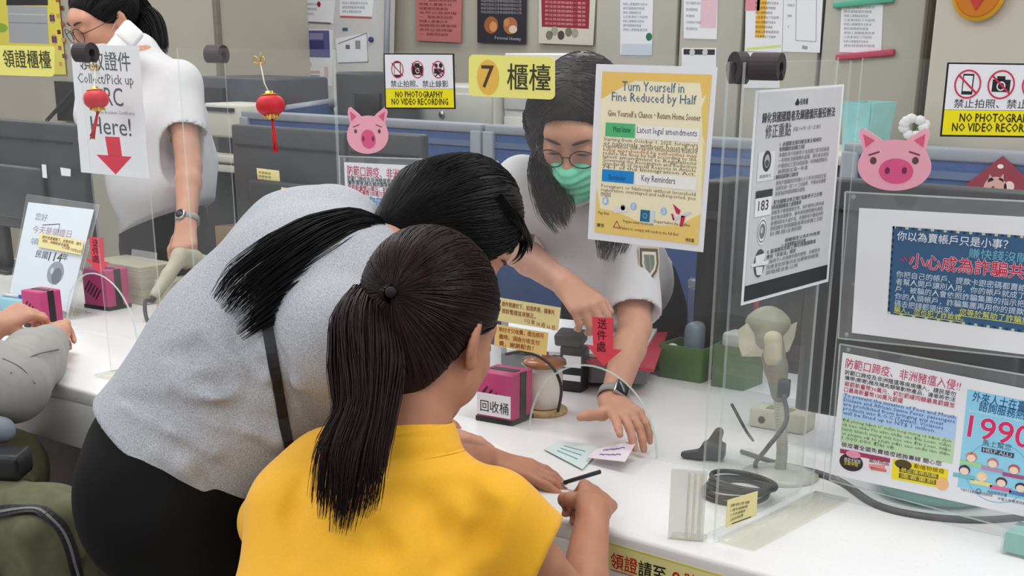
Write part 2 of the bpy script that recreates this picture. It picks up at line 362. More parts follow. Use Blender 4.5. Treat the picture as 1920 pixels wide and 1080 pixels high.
# no photography signs
def nophoto(q, label, clipx=None):
    """q maps sign fractions (0..1, 0..1) to pixels"""
    X = lambda a, b: (q[0][0]+(q[1][0]-q[0][0])*a+(q[2][0]-q[0][0])*b, q[0][1]+(q[1][1]-q[0][1])*a+(q[2][1]-q[0][1])*b)
    w = q[1][0]-q[0][0]; h = q[2][1]-q[0][1]; e = .018
    s = Sheet('prohibition_sign', FR, [X(0, 0), X(1, 0), X(1, 1), X(0, 1)], ink(30, 30, 36), label, 'sign', group='no photography signs')
    s.poly([X(e, e*1.2), X(1-e, e*1.2), X(1-e, .64), X(e, .64)], WHT).poly([X(e, .635), X(1-e, .635), X(1-e, 1-e*1.4), X(e, 1-e*1.4)], (248, 232, 20)); s.lay(1)
    R = .118*w; P = (206, 52, 84); D = (40, 36, 40)
    for i, cx in enumerate((.195, .48, .775)):
        cy = .29
        if i == 0:
            s.rect(X(cx-.045, cy-.14), X(cx+.045, cy+.14), D); s.lay(2).rect(X(cx-.036, cy-.115), X(cx+.036, cy+.095), WHT).lay(1)
        elif i == 1:
            s.rect(X(cx-.075, cy-.07), X(cx+.075, cy+.1), D).rect(X(cx-.04, cy-.115), X(cx+.03, cy-.06), D).lay(2).disc(X(cx, cy+.02), .038*w, WHT).lay(3).disc(X(cx, cy+.02), .027*w, D).lay(1)
        else:
            s.disc(X(cx-.03, cy-.07), .03*w, D).disc(X(cx+.035, cy-.075), .034*w, D).rect(X(cx-.06, cy-.02), X(cx+.045, cy+.075), D).poly([X(cx+.045, cy+.02), X(cx+.085, cy-.02), X(cx+.085, cy+.075), X(cx+.045, cy+.04)], D)
            s.line([X(cx-.005, cy+.07), X(cx-.05, cy+.13)], .018*w, D).line([X(cx-.005, cy+.07), X(cx+.04, cy+.13)], .018*w, D)
        s.lay(4).disc(X(cx, cy), R, P, ring=.014*w).line([X(cx-.077, cy-.115), X(cx+.077, cy+.115)], .016*w, P).lay(1)
    s.text('禁止拍照、禁止錄影', X(.095, .61), X(.91, .61), .115*h, (70, 72, 84), .006)
    s.text('NO PHOTOGRAPHY', X(.155, .795), X(.83, .795), .105*h, (46, 42, 20), .04).text('NO VIDEO RECORDING', X(.10, .925), X(.90, .925), .105*h, (46, 42, 20), .04)
    s.done('pictograms')
nophoto([(719, 100), (851, 100.5), (722, 204)], 'no photography no video recording sign beside the number 7 counter sign')
nophoto([(1776, 117), (1996, 120), (1762, 256)], 'no photography no video recording sign at far right above large pig sticker')
# pink pig face stickers
def pig(cx, cy, w, h, label):
    E = lambda a, b: (cx+a*w, cy+b*h)
    out = []
    for t in np.linspace(0, 2*math.pi, 48, endpoint=False):
        x, y = .46*math.cos(t), .12+.38*math.sin(t)
        if math.sin(t) > 0: x *= 1+.05*math.sin(t)
        out.append((x, y))
    # ears are spliced into the outline
    o = [p for p in out if not (p[1] < -.02 and .17 < abs(p[0]))]
    lf = [(-.40, -.12), (-.455, -.36), (-.43, -.46), (-.39, -.47), (-.21, -.335), (-.15, -.275)]
    rt = [(-x, y) for x, y in lf][::-1]
    bottom = sorted([p for p in out if p[1] >= -.02], key=lambda p: math.atan2(p[1]-.12, p[0]) if True else 0)
    right_to_left = [p for t in np.linspace(-.36, math.pi+.36, 40) for p in [(.47*math.cos(t)*(1+.04*max(0, math.sin(t))), .12+.385*math.sin(t))]]
    top = [(x, -.275-.018*math.cos(x/.15*math.pi/2)) for x in (-.08, 0, .08)]
    poly = lf + top + rt + right_to_left[0:]
    s = Sheet('pig_sticker', FR, [E(*p) for p in poly], ink(245, 172, 190), label, 'sticker', group='pink pig face stickers')
    for k in (-1, 1):
        s.poly([E(k*.40, -.38), E(k*.25, -.28), E(k*.37, -.17)], (222, 96, 132)); s.disc(E(k*.27, .035), .045*w, (96, 72, 78)); s.line([E(k*.33, -.05), E(k*.19, -.105)], .02*w, (120, 62, 78))
    s.disc(E(.02, .2), .235*w, (226, 92, 140), ry=.19*h).lay(1).disc(E(-.09, .19), .035*w, (120, 50, 76), ry=.052*h).disc(E(.13, .19), .035*w, (120, 50, 76), ry=.052*h)
    s.done('pig_face')
pig(689, 243, 82, 90, 'small pink worried pig face sticker left of the number 7 sign')
pig(1677, 297, 146, 120, 'large pink worried pig face sticker on the right screen')
# fine poster
FP = PLANE_Y(PY-.0045)
s = Sheet('fine_poster', FP, [(1118, 120), (1345, 126), (1318, 473), (1102, 448)], m_sign, 'yellow bordered poster about turning yourself in for half fine', 'poster')
Q = [(1130, 134), (1335, 140), (1309, 459), (1115, 435)]
def X(a, b):
    p = [(1-b)*((1-a)*Q[0][i]+a*Q[1][i])+b*((1-a)*Q[3][i]+a*Q[2][i]) for i in (0, 1)]; return tuple(p)
PB = lambda pts, c: s.poly([X(*p) for p in pts], c)
PB([(0, 0), (1, 0), (1, 1), (0, 1)], (249, 241, 206)); s.lay(1)
PB([(0, 0), (1, 0), (1, .09), (.93, .14), (.9, .05), (.3, .05), (.14, .11), (0, .17)], (243, 202, 110)); s.lay(1.4); PB([(1, .05), (1, .42), (.96, .36), (.93, .2)], (241, 208, 122)); s.lay(1.7); PB([(.97, .4), (1, .42), (1, .76), (.985, .6)], (245, 218, 140))
PB([(0, 1), (0, .72), (.04, .85), (.2, .86), (.5, .92), (.8, .9), (1, .82), (1, 1)], (242, 210, 122)); s.lay(2.2)
PB([(.055, .315), (.33, .315), (.33, .40), (.055, .40)], (88, 190, 124)); PB([(.34, .32), (.93, .325), (.93, .402), (.34, .402)], (248, 246, 244))
PB([(.045, .605), (.345, .605), (.345, .68), (.045, .68)], (28, 140, 214)); PB([(.36, .605), (.94, .61), (.94, .685), (.36, .685)], (248, 246, 244)); s.lay(3)
BL, BR = (84, 108, 152), (132, 96, 84)
T = lambda t, a, b, a2, h, c, bold=0.: s.text(t, X(a, b), X(a2, b), h, c, bold)
T('Turn Yourself in', .19, .115, .76, 17, BL, .0); T('Fine Reduced by Half', .1, .198, .88, 21, BL, .0)
T('Give Yourself a Chance・Return Home Sooner', .07, .275, .93, 11, BR, .01); T('Must know', .13, .37, .29, 10, (30, 110, 74), .02); T('Latest legal amendments', .35, .38, .91, 15, (70, 72, 100))
bd = ['Starting from October 1, 2025, foreigners', 'or nationals without household', 'registration self-report themselves before', 'being apprehended by authorities may', 'reduce the fines by half according to the', 'latest amendment to Regulations', 'Governing the Recognition and Reduction', 'Standards of Special Reasons in Article', '74-1 of the Immigration Act.']
for i, l in enumerate(bd): T(l, .045, .435+.0195*i+.002*i, .925, 8.4, (196, 104, 92) if i == 3 else (136, 118, 104))
T('Reminder', .11, .665, .27, 9, (20, 100, 170), .02); T('Key Reminders', .42, .67, .74, 15, (80, 80, 88))
for i, l in enumerate(['Foreigners or Nationals without household', 'registration overstayed and self-reported, you', 'must']): T(l, .045, .725+.024*i, .94 if i < 2 else .14, 8.5, (140, 122, 108))
for i, (a, b) in enumerate(((.09, .80), (.36, .815), (.65, .825))):
    s.disc(X(a, b), 7, (164, 200, 236)); s.lay(4); T(str(i+1), a-.012, b+.013, a+.012, 8, (240, 244, 250)); s.lay(3)
PB([(.17, .83), (.30, .82), (.31, .85), (.18, .87)], (232, 232, 236)); s.disc(X(.26, .83), 5, (92, 78, 96)); PB([(.43, .83), (.52, .83), (.52, .90), (.43, .90)], (38, 112, 150)); s.lay(4).disc(X(.475, .865), 5, (130, 186, 200), ring=1.6); s.lay(3)
PB([(.54, .825), (.57, .835), (.56, .905), (.53, .905)], (206, 226, 240))
for q in ([(.73, .775), (.81, .81), (.80, .835), (.77, .83)], [(.82, .84), (.86, .84), (.84, .905), (.81, .905)], [(.72, .835), (.74, .835), (.76, .87), (.745, .875)]): PB(q, (206, 46, 92))
PB([(.74, .86), (.9, .81), (.92, .82), (.76, .875)], (222, 216, 224))
T('Pay fine', .03, .89, .13, 7, BR, .01); T('Prepare travel documents', .27, .925, .56, 7, BR, .01); T('Depart before the deadline', .57, .905, .91, 7, BR, .01); T('Failure to comply will result in the full fine!', .25, .968, .81, 7, (150, 110, 60), .01)
s.line([X(.18, .955), X(.21, .915), X(.245, .957), X(.18, .955)], 1.6, (170, 70, 50)); T('廣告', .02, .965, .09, 7, (90, 74, 40), .02); T('移民署', .88, .99, .96, 7, (90, 74, 40), .02)
s.done('poster_print')
# black and white notice on the divider
s = Sheet('military_notice', PLANE_X(-1.1075), [(1418, 170), (1583, 158), (1553, 528), (1390, 573)], m_sign, 'tall black and white notice hung on the clear divider', 'notice')
Q = [(1422, 174), (1579, 163), (1549, 523), (1394, 566)]
PB([(0, 0), (1, 0), (1, 1), (0, 1)], (208, 209, 212)); s.lay(1); PB([(0, .925), (1, .925), (1, 1), (0, 1)], (48, 50, 54)); s.lay(2)
PB([(.445, .065), (.475, .04), (.5, .065), (.49, .075), (.455, .075)], (44, 44, 48)); T('役政署', .505, .075, .60, 11, (60, 60, 64), .01)
T('歸化我國國籍者及歸國僑民服役辦法', .065, .15, .935, 19, (50, 52, 56), .012)
T('修正重點', .115, .225, .42, 25, (96, 96, 100), .006); T('民國 114 年 1 月 1 日 施行', .45, .205, .78, 8, (130, 130, 136))
def rows(x0, x1, b0, n, dy, h, c, seeds): 
    for i in range(n): T(seeds[i % len(seeds)], x0, b0+i*dy, x1 if i < n-1 else x0+(x1-x0)*.6, h, c, .006)
D1, D2 = (92, 93, 98), (146, 147, 152)
rows(.30, .80, .272, 2, .025, 8, D1, ['1. 以國籍法第四條至第五條規定', '取得國籍者自設籍之日起']); rows(.30, .9, .325, 4, .027, 8, D2, ['具僑民身分役齡男子自返國之翌日起屆滿', '一年時依法辦理徵兵處理。歸化者自初設', '戶籍登記之翌日起屆滿一年時辦理徵兵。', '逾期居住滿一年者'])
rows(.26, .74, .432, 1, .02, 8, D1, ['2. 刪除居留滿四個月之次數計算']); rows(.29, .89, .462, 3, .026, 8, D2, ['原有戶籍國民於民國七十三年次以前出生者', '以居住逾一百八十三日為準，不得以未連續', '居留為由申請延期徵兵處理。'])
rows(.24, .86, .555, 2, .024, 8, D1, ['3. 配合國籍法修正增訂役齡男子之計算', '取得我國國籍者之處理基準']); rows(.26, .89, .605, 5, .026, 8, D2, ['役齡男子應備證明文件，向戶籍地公所申請', '核定後由直轄市、縣市政府辦理徵兵處理，', '並通知其本人或戶長。在臺原有戶籍者亦同', '但因歸化取得國籍者得自設籍之日起', '計算居住期間'])
rows(.45, .87, .755, 2, .022, 7, D1, ['相關規定公布於內政部', '役政署網站兵役法規']); rows(.24, .83, .795, 2, .024, 8, D1, ['4. 屆滿徵兵及齡之歸化我國國籍者', '應依『兵役法』規定']); rows(.25, .89, .845, 3, .026, 8, D2, ['役齡男子入出境應依規定辦理，未經核准', '出境者依妨害兵役治罪條例處理。', '詳情請洽各公所'])
PB([(.05, .29), (.25, .29), (.25, .43), (.05, .43)], (226, 227, 230)); s.lay(3).disc(X(.155, .335), 16, (70, 72, 76), ry=19).lay(4).disc(X(.155, .335), 10, (176, 178, 182), ry=12).lay(5).disc(X(.155, .345), 7, (84, 86, 90), ry=6).lay(3); T('國籍歸化', .08, .415, .22, 6, D2)
PB([(.05, .49), (.25, .49), (.25, .60), (.05, .60)], (238, 238, 240)); s.lay(4); PB([(.05, .475), (.25, .475), (.25, .51), (.05, .51)], (66, 68, 72)); T('183', .09, .572, .21, 18, (66, 68, 72), .02)
s.lay(3).disc(X(.16, .675), 18, (238, 238, 240), ry=25).lay(4).disc(X(.16, .675), 16, (106, 108, 112), ring=2, ry=21).disc(X(.16, .675), 11, (128, 130, 134), ry=14); s.lay(5).disc(X(.15, .67), 5, (196, 198, 202), ry=6)
s.lay(3).disc(X(.155, .83), 20, (82, 84, 88), ry=26).lay(4); PB([(.1, .79), (.215, .785), (.21, .825), (.105, .825)], (232, 232, 236)); PB([(.05, .825), (.27, .825), (.26, .845), (.06, .84)], (232, 232, 236)); PB([(.11, .845), (.2, .85), (.19, .89), (.13, .885)], (232, 232, 236))
s.lay(3).line([X(.42, .76), X(.40, .775), X(.42, .79), X(.44, .775), X(.42, .76)], 1.2, D2)
s.done('notice_print')
# yellow label near the divider foot
s = Sheet('yellow_label', PLANE_X(-1.1075), [(1365, 938), (1421, 921), (1418, 967), (1361, 990)], m_ptan, 'pale yellow instruction label low on the clear divider', 'label')
for i in range(4): s.text(['請依序號', '1 請先抽號碼', '2 文件請備齊', '3 影本請自備'][i], (1369, 951+9*i), (1405-4*i, 944+8*i), 6, (96, 86, 66))
s.line([(1372, 982), (1408, 969)], 2, (70, 60, 50)).done('lettering')
# clear pockets and the sheets in them
m_pock = clear('pocket_clear', (.98, .98, .98), haze=.11, hazecol=(.62, .64, .66), gloss=1.)
m_pock2 = clear('notch_tint', (.75, .75, .78), haze=.05, gloss=.6)
PK, PS = PLANE_Y(PY-.0055), PLANE_Y(PY-.0085)
def pocket(c, notch, label):
    s = Sheet('sign_pocket', PK, c, m_pock, label, 'holder', thick=.002, group='clear sign pockets on the screens'); P = s.base
    MB().tube([P[0], P[1]], .0016, 6).tube([P[1], P[2]], .0016, 6).tube([P[2], P[3]], .0016, 6).tube([P[3], P[0]], .0016, 6).build('pocket_rim', m_edge, s.o)
    s.lay(1)
    h = s.hit(notch); a = np.linspace(math.pi, 2*math.pi, 17); r = .022
    s.mb.add([h+s.off()+s.U*r*math.cos(t)+s.V*r*math.sin(t) for t in a], [tuple(range(17))], s.mi(m_pock2), False); s.done('thumb_notch')
    for k in range(4):
        P2 = P[k]+(P[(k+2) % 4]-P[k])*.03; MB().lathe(P2+V3(0, .002, 0), [(.004, 0), (.004, .001)], 10, (0, 1, 0)).build('standoff', m_edge, s.o)
pocket([(1585, 360), (2120, 388), (2104, 690), (1572, 634)], (1699, 366), 'clear sign pocket under the large pig sticker holding fraud warning')
pocket([(1575, 645), (2110, 735), (2094, 1045), (1556, 900)], (1668, 660), 'clear sign pocket low on right screen holding swine fever sheet')
pocket([(636, 293), (934, 303), (930, 500), (642, 478)], (695, 296), 'clear sign pocket under the small pig sticker, behind black hair')
s = Sheet('fraud_warning', PS, [(1611, 390), (1960, 409), (1945, 668), (1597, 624)], m_paper, 'white sheet with dark blue stamp shaped fraud warning panel', 'poster')
Q = [(1674, 424), (1985, 447), (1966, 630), (1664, 588)]
n = 26; zz = []
for i in range(n): zz += [(i/n, -.012), ((i+.5)/n, -.012), ((i+.5)/n, .012), ((i+1)/n, .012)]
PB([(0, 0), (1, 0), (1, 1), (0, 1)], (62, 98, 136)); s.lay(1)
for i in range(n):
    for b in (0, .975): PB([(i/n, b), ((i+.5)/n, b), ((i+.5)/n, b+.025), (i/n, b+.025)], (40, 66, 84) if i % 2 else (196, 206, 170))
for i in range(14): PB([(0, i/14), (.012, i/14), (.012, (i+.5)/14), (0, (i+.5)/14)], (36, 56, 74))
s.lay(2); T('你以為賣帳戶只是小事？', .03, .155, .70, 17, (232, 236, 244), .014); T('賺快錢沒關係嗎', .47, .28, .98, 18, (120, 190, 210), .006)
for k, c in ((.07, (240, 236, 240)), (.022, (214, 40, 80))):
    T('小心成為詐騙共犯！', .115, .45, .96, 27, c, k); s.lay(3)
for q in ((.06, .36, .085, .385), (.08, .335, .1, .375), (.115, .325, .12, .37)): s.line([X(q[0], q[1]), X(q[2], q[3])], 2, (214, 60, 96))
for i, l in enumerate(['你把自己的帳戶、提款卡跟密碼都賣給別人或', '者幫人開戶讓別人用，你的帳戶就成了人頭帳', '戶，被騙的人會依照詐騙集團的指示把錢匯到', '你的人頭帳戶，詐騙集團再用你的提款卡跟密', '碼去把錢都領出來，']): T(l, .04, .575+.083*i, .985 if i < 4 else .40, 12.5, (206, 222, 236), .008)
T('您等於幫助了詐騙集團去', .44, .905, .975, 12.5, (226, 226, 110), .008); T('騙人，您也犯了詐欺罪。', .04, .97, .47, 11.5, (226, 226, 110), .008); s.line([X(.04, .978), X(.46, .978)], 1.2, (226, 226, 110)); s.line([X(.44, .912), X(.97, .912)], 1.2, (226, 226, 110))
s.done('warning_print')
# swine fever sheets
def swine(Q_, corners, label, full):
    global s, Q
    s = Sheet('swine_fever_sheet', PS, corners, m_paper, label, 'poster', group='swine fever sheets'); Q = Q_
    T('防範口蹄疫、非洲豬瘟入侵!!', .0, .125, .62, 19, (206, 70, 110), .006)
    for i, l in enumerate(['防範口蹄疫及非洲豬瘟等疾病傳入，請民眾勿', '攜帶(郵寄)豬及豬肉類等動物產品，違者將依法', '裁罰新臺幣30萬元，初犯罰緩同額最高罰鍰至', '口最高新臺幣100萬元罰鍰']): T(l, .0, .185+.052*i, .60 if i < 3 else .32, 9.5, (70, 70, 80) if i < 2 else (190, 60, 90), .014)
    PB([(-.005, .36), (.62, .36), (.62, .575), (-.005, .575)], (178, 208, 242)); PB([(-.005, .575), (.62, .575), (.62, .80), (-.005, .80)], (190, 220, 178)); s.lay(1)
    for i, l in enumerate(['To prevent the invasion of Foot and Mouth', 'Disease and African Swine Fever, passengers', 'are prohibited from bringing any meat', 'products into R.O.C.(Taiwan). Violators', 'will be fined up to NT$ 1 million.']): T(l, .0, .395+.04*i, .61-.06*(i > 1)-.04*(i > 3), 8.6, (70, 108, 164), .01)
    if full:
        for i, l in enumerate(['Để phòng bệnh lở mồm long móng và bệnh dịch', 'tả heo châu Phi xâm nhập vào Đài Loan. Cấm', 'hành khách mang thịt heo vào Đài Loan. Nếu', 'vi phạm sẽ bị phạt tiền cao nhất lên đến', '1.000.000 Đài tệ.']): T(l, .0, .615+.041*i, .60-.3*(i > 3), 8.4, (110, 140, 96), .008)
        T('檢疫署全國免費檢疫諮詢專線 關心您', .0, .84, .56, 9, (80, 60, 66), .012)
        PB([(-.005, .86), (.275, .86), (.275, 1.0), (-.005, 1.0)], (240, 226, 232)); PB([(.29, .86), (.60, .86), (.60, 1.04), (.29, 1.04)], (244, 222, 40)); s.lay(2)
        PB([(-.005, .86), (.275, .86), (.275, .90), (-.005, .90)], (168, 62, 96)); s.disc(X(.06, .965), 24, (62, 52, 58), ry=17); s.lay(3); T('檢疫犬偵測', .02, .965, .11, 8, (220, 214, 218), .01); T('主動申報', .02, .995, .10, 8, (220, 206, 60), .01); s.disc(X(.07, .89), 15, (236, 150, 176), ry=7)
        T('國外肉品', .16, .93, .27, 8, (110, 66, 84), .01); s.line([X(.16, .965), X(.25, .95)], 7, (232, 150, 140)); s.line([X(.17, .985), X(.26, .98)], 5, (206, 120, 120)); s.lay(2)
        s.disc(X(.35, .892), 17, (84, 74, 40), ry=9); T('動植物檢疫', .41, .905, .58, 9, (140, 104, 30), .02); PB([(.33, .92), (.55, .92), (.55, .965), (.33, .965)], (120, 104, 34)); PB([(.33, .975), (.54, .975), (.54, 1.02), (.33, 1.02)], (120, 104, 34)); s.lay(3); T('禁止攜帶肉類', .34, .958, .54, 8, (240, 226, 110)); T('違者重罰', .34, 1.012, .53, 8, (240, 226, 110)); s.disc(X(.575, 1.0), 12, (244, 190, 130))
        s.lay(0); PB([(.66, .09), (1.055, .09), (1.055, 1.0), (.66, 1.0)], (150, 214, 240)); s.lay(1)
        T('外來人士在臺生活', .69, .19, 1.08, 19, (46, 92, 150), .016); T('諮詢服務熱線', .73, .265, 1.03, 18, (46, 92, 150), .016); T('Information For Foreigners Hotline', .68, .295, 1.1, 6, (230, 242, 250))
        for k, c in ((.06, (246, 246, 250)), (.026, (220, 50, 110))): T('1990', .685, .52, 1.03, 41, c, k); s.lay(2)
        T('馬上幫您', .77, .575, .93, 12, (90, 110, 140)); PB([(.77, .59), (.95, .59), (.95, .635), (.77, .635)], (70, 76, 104)); s.lay(3); T('HELP ALL♪', .78, .628, .94, 7, (206, 220, 236)); s.lay(2)
        s.disc(X(.87, .80), 62, (120, 186, 214), ring=1.2, ry=58)
        for i, (a, b, hc, cc) in enumerate(((.72, .70, (226, 136, 108), (170, 220, 150)), (.84, .715, (190, 130, 140), (190, 150, 180)), (.96, .735, (190, 96, 86), (170, 90, 130)), (.69, .83, (70, 66, 80), (120, 190, 200)), (.79, .86, (240, 214, 150), (240, 226, 150)), (.90, .875, (96, 66, 70), (230, 110, 160)), (1.01, .89, (64, 62, 90), (90, 130, 180)))):
            s.lay(2).disc(X(a, b), 11, hc, ry=9).lay(3).disc(X(a, b+.012), 8.5, (248, 220, 200), ry=7); PB([(a-.06, b+.045), (a+.06, b+.045), (a+.06, b+.08), (a-.06, b+.08)], cc)
        s.lay(2).disc(X(.78, 1.0), 5, (90, 120, 150), ring=1.6); T('內政部移民署', .83, 1.005, .94, 7, (80, 96, 120)); T('外來人士在臺生活諮詢服務熱線', .68, 1.03, .86, 6, (80, 96, 120)); T('外國人在臺資訊網', .89, 1.045, 1.05, 6, (80, 96, 120))
    s.done('sheet_print')
swine([(1586, 664), (1935, 736), (1908, 935), (1576, 870)], [(1580, 661), (1960, 737), (1945, 974), (1557, 889)], 'white and blue swine fever sheet with 1990 hotline, in lower right pocket', True)
swine([(651, 309), (905, 330), (890, 492), (656, 470)], [(645, 304), (930, 318), (920, 492), (652, 472)], 'white swine fever sheet below the small pig sticker behind hair', False)
# small notes around counter 7
s = Sheet('number_card', PLANE_Y(2.8715), [(527, 351), (600, 361), (598, 430), (531, 425)], m_ptan, 'pale yellow card with black number 7 behind the grey shirt', 'card')
s.line([(534, 358), (594, 367), (592, 424)], 1.6, (200, 150, 60)).line([(534, 358), (537, 420)], 1.6, (200, 150, 60)).lay(1).text('7', (554, 400), (570, 402), 32, (50, 44, 34), .02).done('lettering')
s = Sheet('memo_label', PLANE_Y(2.8985), [(481, 315), (523, 320), (526, 351), (484, 345)], m_ptan, 'small cream label stuck on the dark monitor back', 'label')
for i in range(3): s.text(['資產編號', '設備管理', '保管人員'][i], (485, 325+7*i), (508, 328+7*i), 4.5, (130, 110, 70))
s.line([(488, 343), (518, 347)], 2.2, (60, 54, 40)).done('lettering')
s = Sheet('text_card', FR, [(935, 558), (1051, 577), (1046, 620), (930, 601)], m_ptan, 'upper pale yellow card of red text left of the arch', 'card')
for i, (l, a) in enumerate((('證件照請勿下、如須表現，請事先', 1040), ('按鈴暫證並來辦正。', 1004), ('112 年 10 月 16 日', 1040))): s.text(l, (941 if i < 2 else 984, 574+13*i+(5 if i == 2 else 0)), (a, 591+13*i-(6 if i == 1 else 0)+(3 if i == 2 else 0)), 9.5, (150, 70, 44), .012)
s.done('lettering')
s = Sheet('text_card', PLANE_Y(PY-.006), [(930, 608), (1028, 624), (1024, 666), (926, 648)], m_ptan2, 'lower orange yellow card of red text above the mug', 'card')
for i, l in enumerate(('明付才只收費，提出核可', '繳時，須換分收支付', '費，謝謝配合！')): s.text(l, (936, 622+13*i), (1020-20*(i == 2)-8*(i == 1), 635+13*i-3*(i == 2)), 9.5, (156, 60, 44), .012)
s.done('lettering')
def arrow(P, plane, label, t0, t1):
    s = Sheet('arrow_sign', plane, P, ink(228, 74, 92), label, 'sign', group='red arrow signs at the hand slots')
    for i, ch in enumerate('送件處'):
        f = i/2; s.text(ch, (t0[0]+(t1[0]-t0[0])*f, t0[1]+(t1[1]-t0[1])*f), (t0[2]+(t1[0]-t0[0])*f, t0[1]+(t1[1]-t0[1])*f+1), t0[3], (90, 24, 40), .015)
    s.done('lettering')
arrow([(1110, 594), (1150, 597), (1149, 654), (1166, 656), (1131, 686), (1099, 646), (1112, 648)], PLANE_Y(PY-.006), 'red down arrow sign over the number 7 hand slot', (1121, 616, 1138, 19), (1119, 659))
arrow([(167, 444), (193, 446), (195, 490), (205, 492), (186, 512), (160, 484), (171, 486)], PLANE_Y(PY-.006), 'red down arrow sign over the left hand slot', (174, 462, 187, 14), (174, 492))
# banner on the counter front
s = Sheet('counter_banner', PLANE_Y(1.8385), [(1142, 1017), (1560, 1139), (1556, 1190), (1140, 1065)], mat('banner_yellow', rgb(238, 232, 160), .5, noise=.02), 'pale yellow banner with red and black characters on counter front', 'banner')
s.line([(1142, 1019), (1560, 1140)], 3, (226, 206, 96)); s.lay(1).text('領證', (1145, 1064), (1195, 1078), 31, (206, 40, 40), .02).text('請至', (1197, 1079), (1248, 1093), 31, (44, 42, 36), .02).text('8', (1260, 1096), (1274, 1100), 27, (206, 40, 40), .03).text('號櫃檯', (1282, 1102), (1360, 1124), 31, (206, 40, 40), .02).line([(1145, 1068), (1195, 1082)], 1.5, (206, 40, 40)).done('lettering')
# ---- notices on the back wall and cabinets
WB = PLANE_Y(4.985); WC = PLANE_Y(4.408); WP = PLANE_Y(4.34)
s = Sheet('wall_poster', WB, [(779, -60), (867, -58), (864, 80), (780, 76)], ink(186, 112, 108), 'dusty red poster leftmost of the three above number 7', 'poster', group='posters on the back wall')
for i in range(9): s.text(['一、服務項目說明', '申請人應備文件', '相關規定請參照', '本所公告辦理'][i % 4], (786, 2+8*i), (856-8*(i % 3), 4+8*i), 5, (130, 60, 60), .02)
s.done('lettering')
s = Sheet('wall_poster', WB, [(895, -60), (988, -58), (986, 83), (895, 80)], ink(44, 40, 48), 'black poster with two orange brown pictures, middle of three', 'poster', group='posters on the back wall')
for i in range(4): s.text('申請流程與注意事項請詳閱本公告', (902, 4+7*i), (978, 6+7*i), 5, (150, 146, 156))
s.disc((921, 47), 17, (150, 92, 52), ry=15).disc((957, 48), 17, (164, 104, 66), ry=15).lay(1).disc((925, 50), 9, (206, 140, 84)).disc((962, 55), 10, (210, 186, 168), ry=7).disc((950, 42), 7, (190, 130, 70)).text('Personal Identity', (928, 75), (977, 78), 7, (170, 178, 200)); s.done('poster_print')
s = Sheet('wall_poster', WB, [(1011, -60), (1120, -57), (1112, 85), (1010, 81)], ink(196, 190, 178), 'dark red poster with flower border, rightmost of three on wall', 'poster', group='posters on the back wall')
s.poly([(1014, -60), (1108, -58), (1104, 54), (1016, 50)], (134, 40, 52)).lay(1)
for i in range(6): s.text('新住民服務據點一覽表', (1022, 6+8*i), (1098, 9+8*i), 4.5, (206, 140, 140), .02)
for i, (a, b) in enumerate(((1030, 66), (1040, 58), (1052, 66), (1066, 60), (1078, 62))): s.disc((a, b), 8, [(110, 110, 98), (150, 148, 132), (70, 66, 66)][i % 3])
s.done('poster_print')
def note(c, plane, label, lines=(), col=m_paper, name='paper_notice', extra=None, group='paper notices on the cabinets'):
    s = Sheet(name, plane, c, col, label, 'notice', group=group)
    for (t, p0, p1, h, cc) in lines: s.text(t, p0, p1, h, cc)
    if extra: extra(s)
    return s.done()
tx = lambda n, x0, x1, y0, dy, c=(150, 150, 160), h=5: [(['申請人應備證件及影本', '請依號碼順序辦理', '承辦人員聯絡資訊表', '公告事項如下列說明'][i % 4], (x0, y0+i*dy), (x1-(i % 3)*6, y0+i*dy+1), h, c) for i in range(n)]
note([(1163, -60), (1226, -58), (1222, 104), (1163, 102)], WC, 'long white paper notice with a green sticker', tx(7, 1168, 1214, 10, 8), extra=lambda s: s.disc((1217, 69), 7, (46, 124, 84)).rect((1166, 82), (1222, 104), (206, 214, 224)))
note([(1282, -60), (1347, -58), (1344, 74), (1282, 72)], WC, 'white notice with pink columns, right of the long white one', tx(5, 1286, 1314, 8, 12), extra=lambda s: s.rect((1318, -60), (1342, 52), (232, 196, 206)))
note([(1278, 90), (1343, 90), (1343, 140), (1278, 138)], WC, 'photo sheet with dark picture above the fine poster', (), extra=lambda s: s.rect((1282, 92), (1340, 103), (60, 60, 66)).lay(1).disc((1298, 98), 6, (206, 206, 210)).disc((1322, 98), 6, (206, 206, 210)))
note([(1399, -60), (1470, -58), (1466, 98), (1397, 96)], WC, 'white sheet with orange stripe and pink corner on cabinet', tx(8, 1416, 1460, 8, 9, (140, 110, 110)), extra=lambda s: s.rect((1402, -60), (1424, 20), (226, 150, 160)).rect((1424, -60), (1433, 70), (238, 186, 84)).line([(1400, 92), (1464, 86)], 4, (214, 226, 120)))
note([(1471, -60), (1546, -58), (1537, 99), (1467, 97)], WC, 'white form sheet with ruled columns beside the orange striped one', tx(3, 1476, 1490, 12, 20), extra=lambda s: s.line([(1494, -60), (1492, 76), (1530, 78), (1532, -60)], 1.5, (170, 172, 190)).line([(1504, 88), (1514, 90)], 6, (160, 160, 176)))
note([(1578, 4), (1656, 8), (1652, 100), (1574, 98)], WC, 'white printed notice held by green and red magnetic strips', tx(10, 1582, 1640, 16, 8))
note([(1397, 98), (1460, 99), (1462, 165), (1394, 165)], WC, 'white sheet low on cabinet behind the black foam clips', ())
def strip(a, b, c, label):
    A, B = at(*a, y=4.40), at(*b, y=4.40); o = MB().box((A+B)/2, (np.linalg.norm(B-A), .018, .02), R=np.stack([nrm(B-A), V3(0, 1, 0), nrm(np.cross(nrm(B-A), V3(0, 1, 0)))], 1), bev=.004).build('magnet_strip', ink(*c)); tag(o, label, 'magnet')
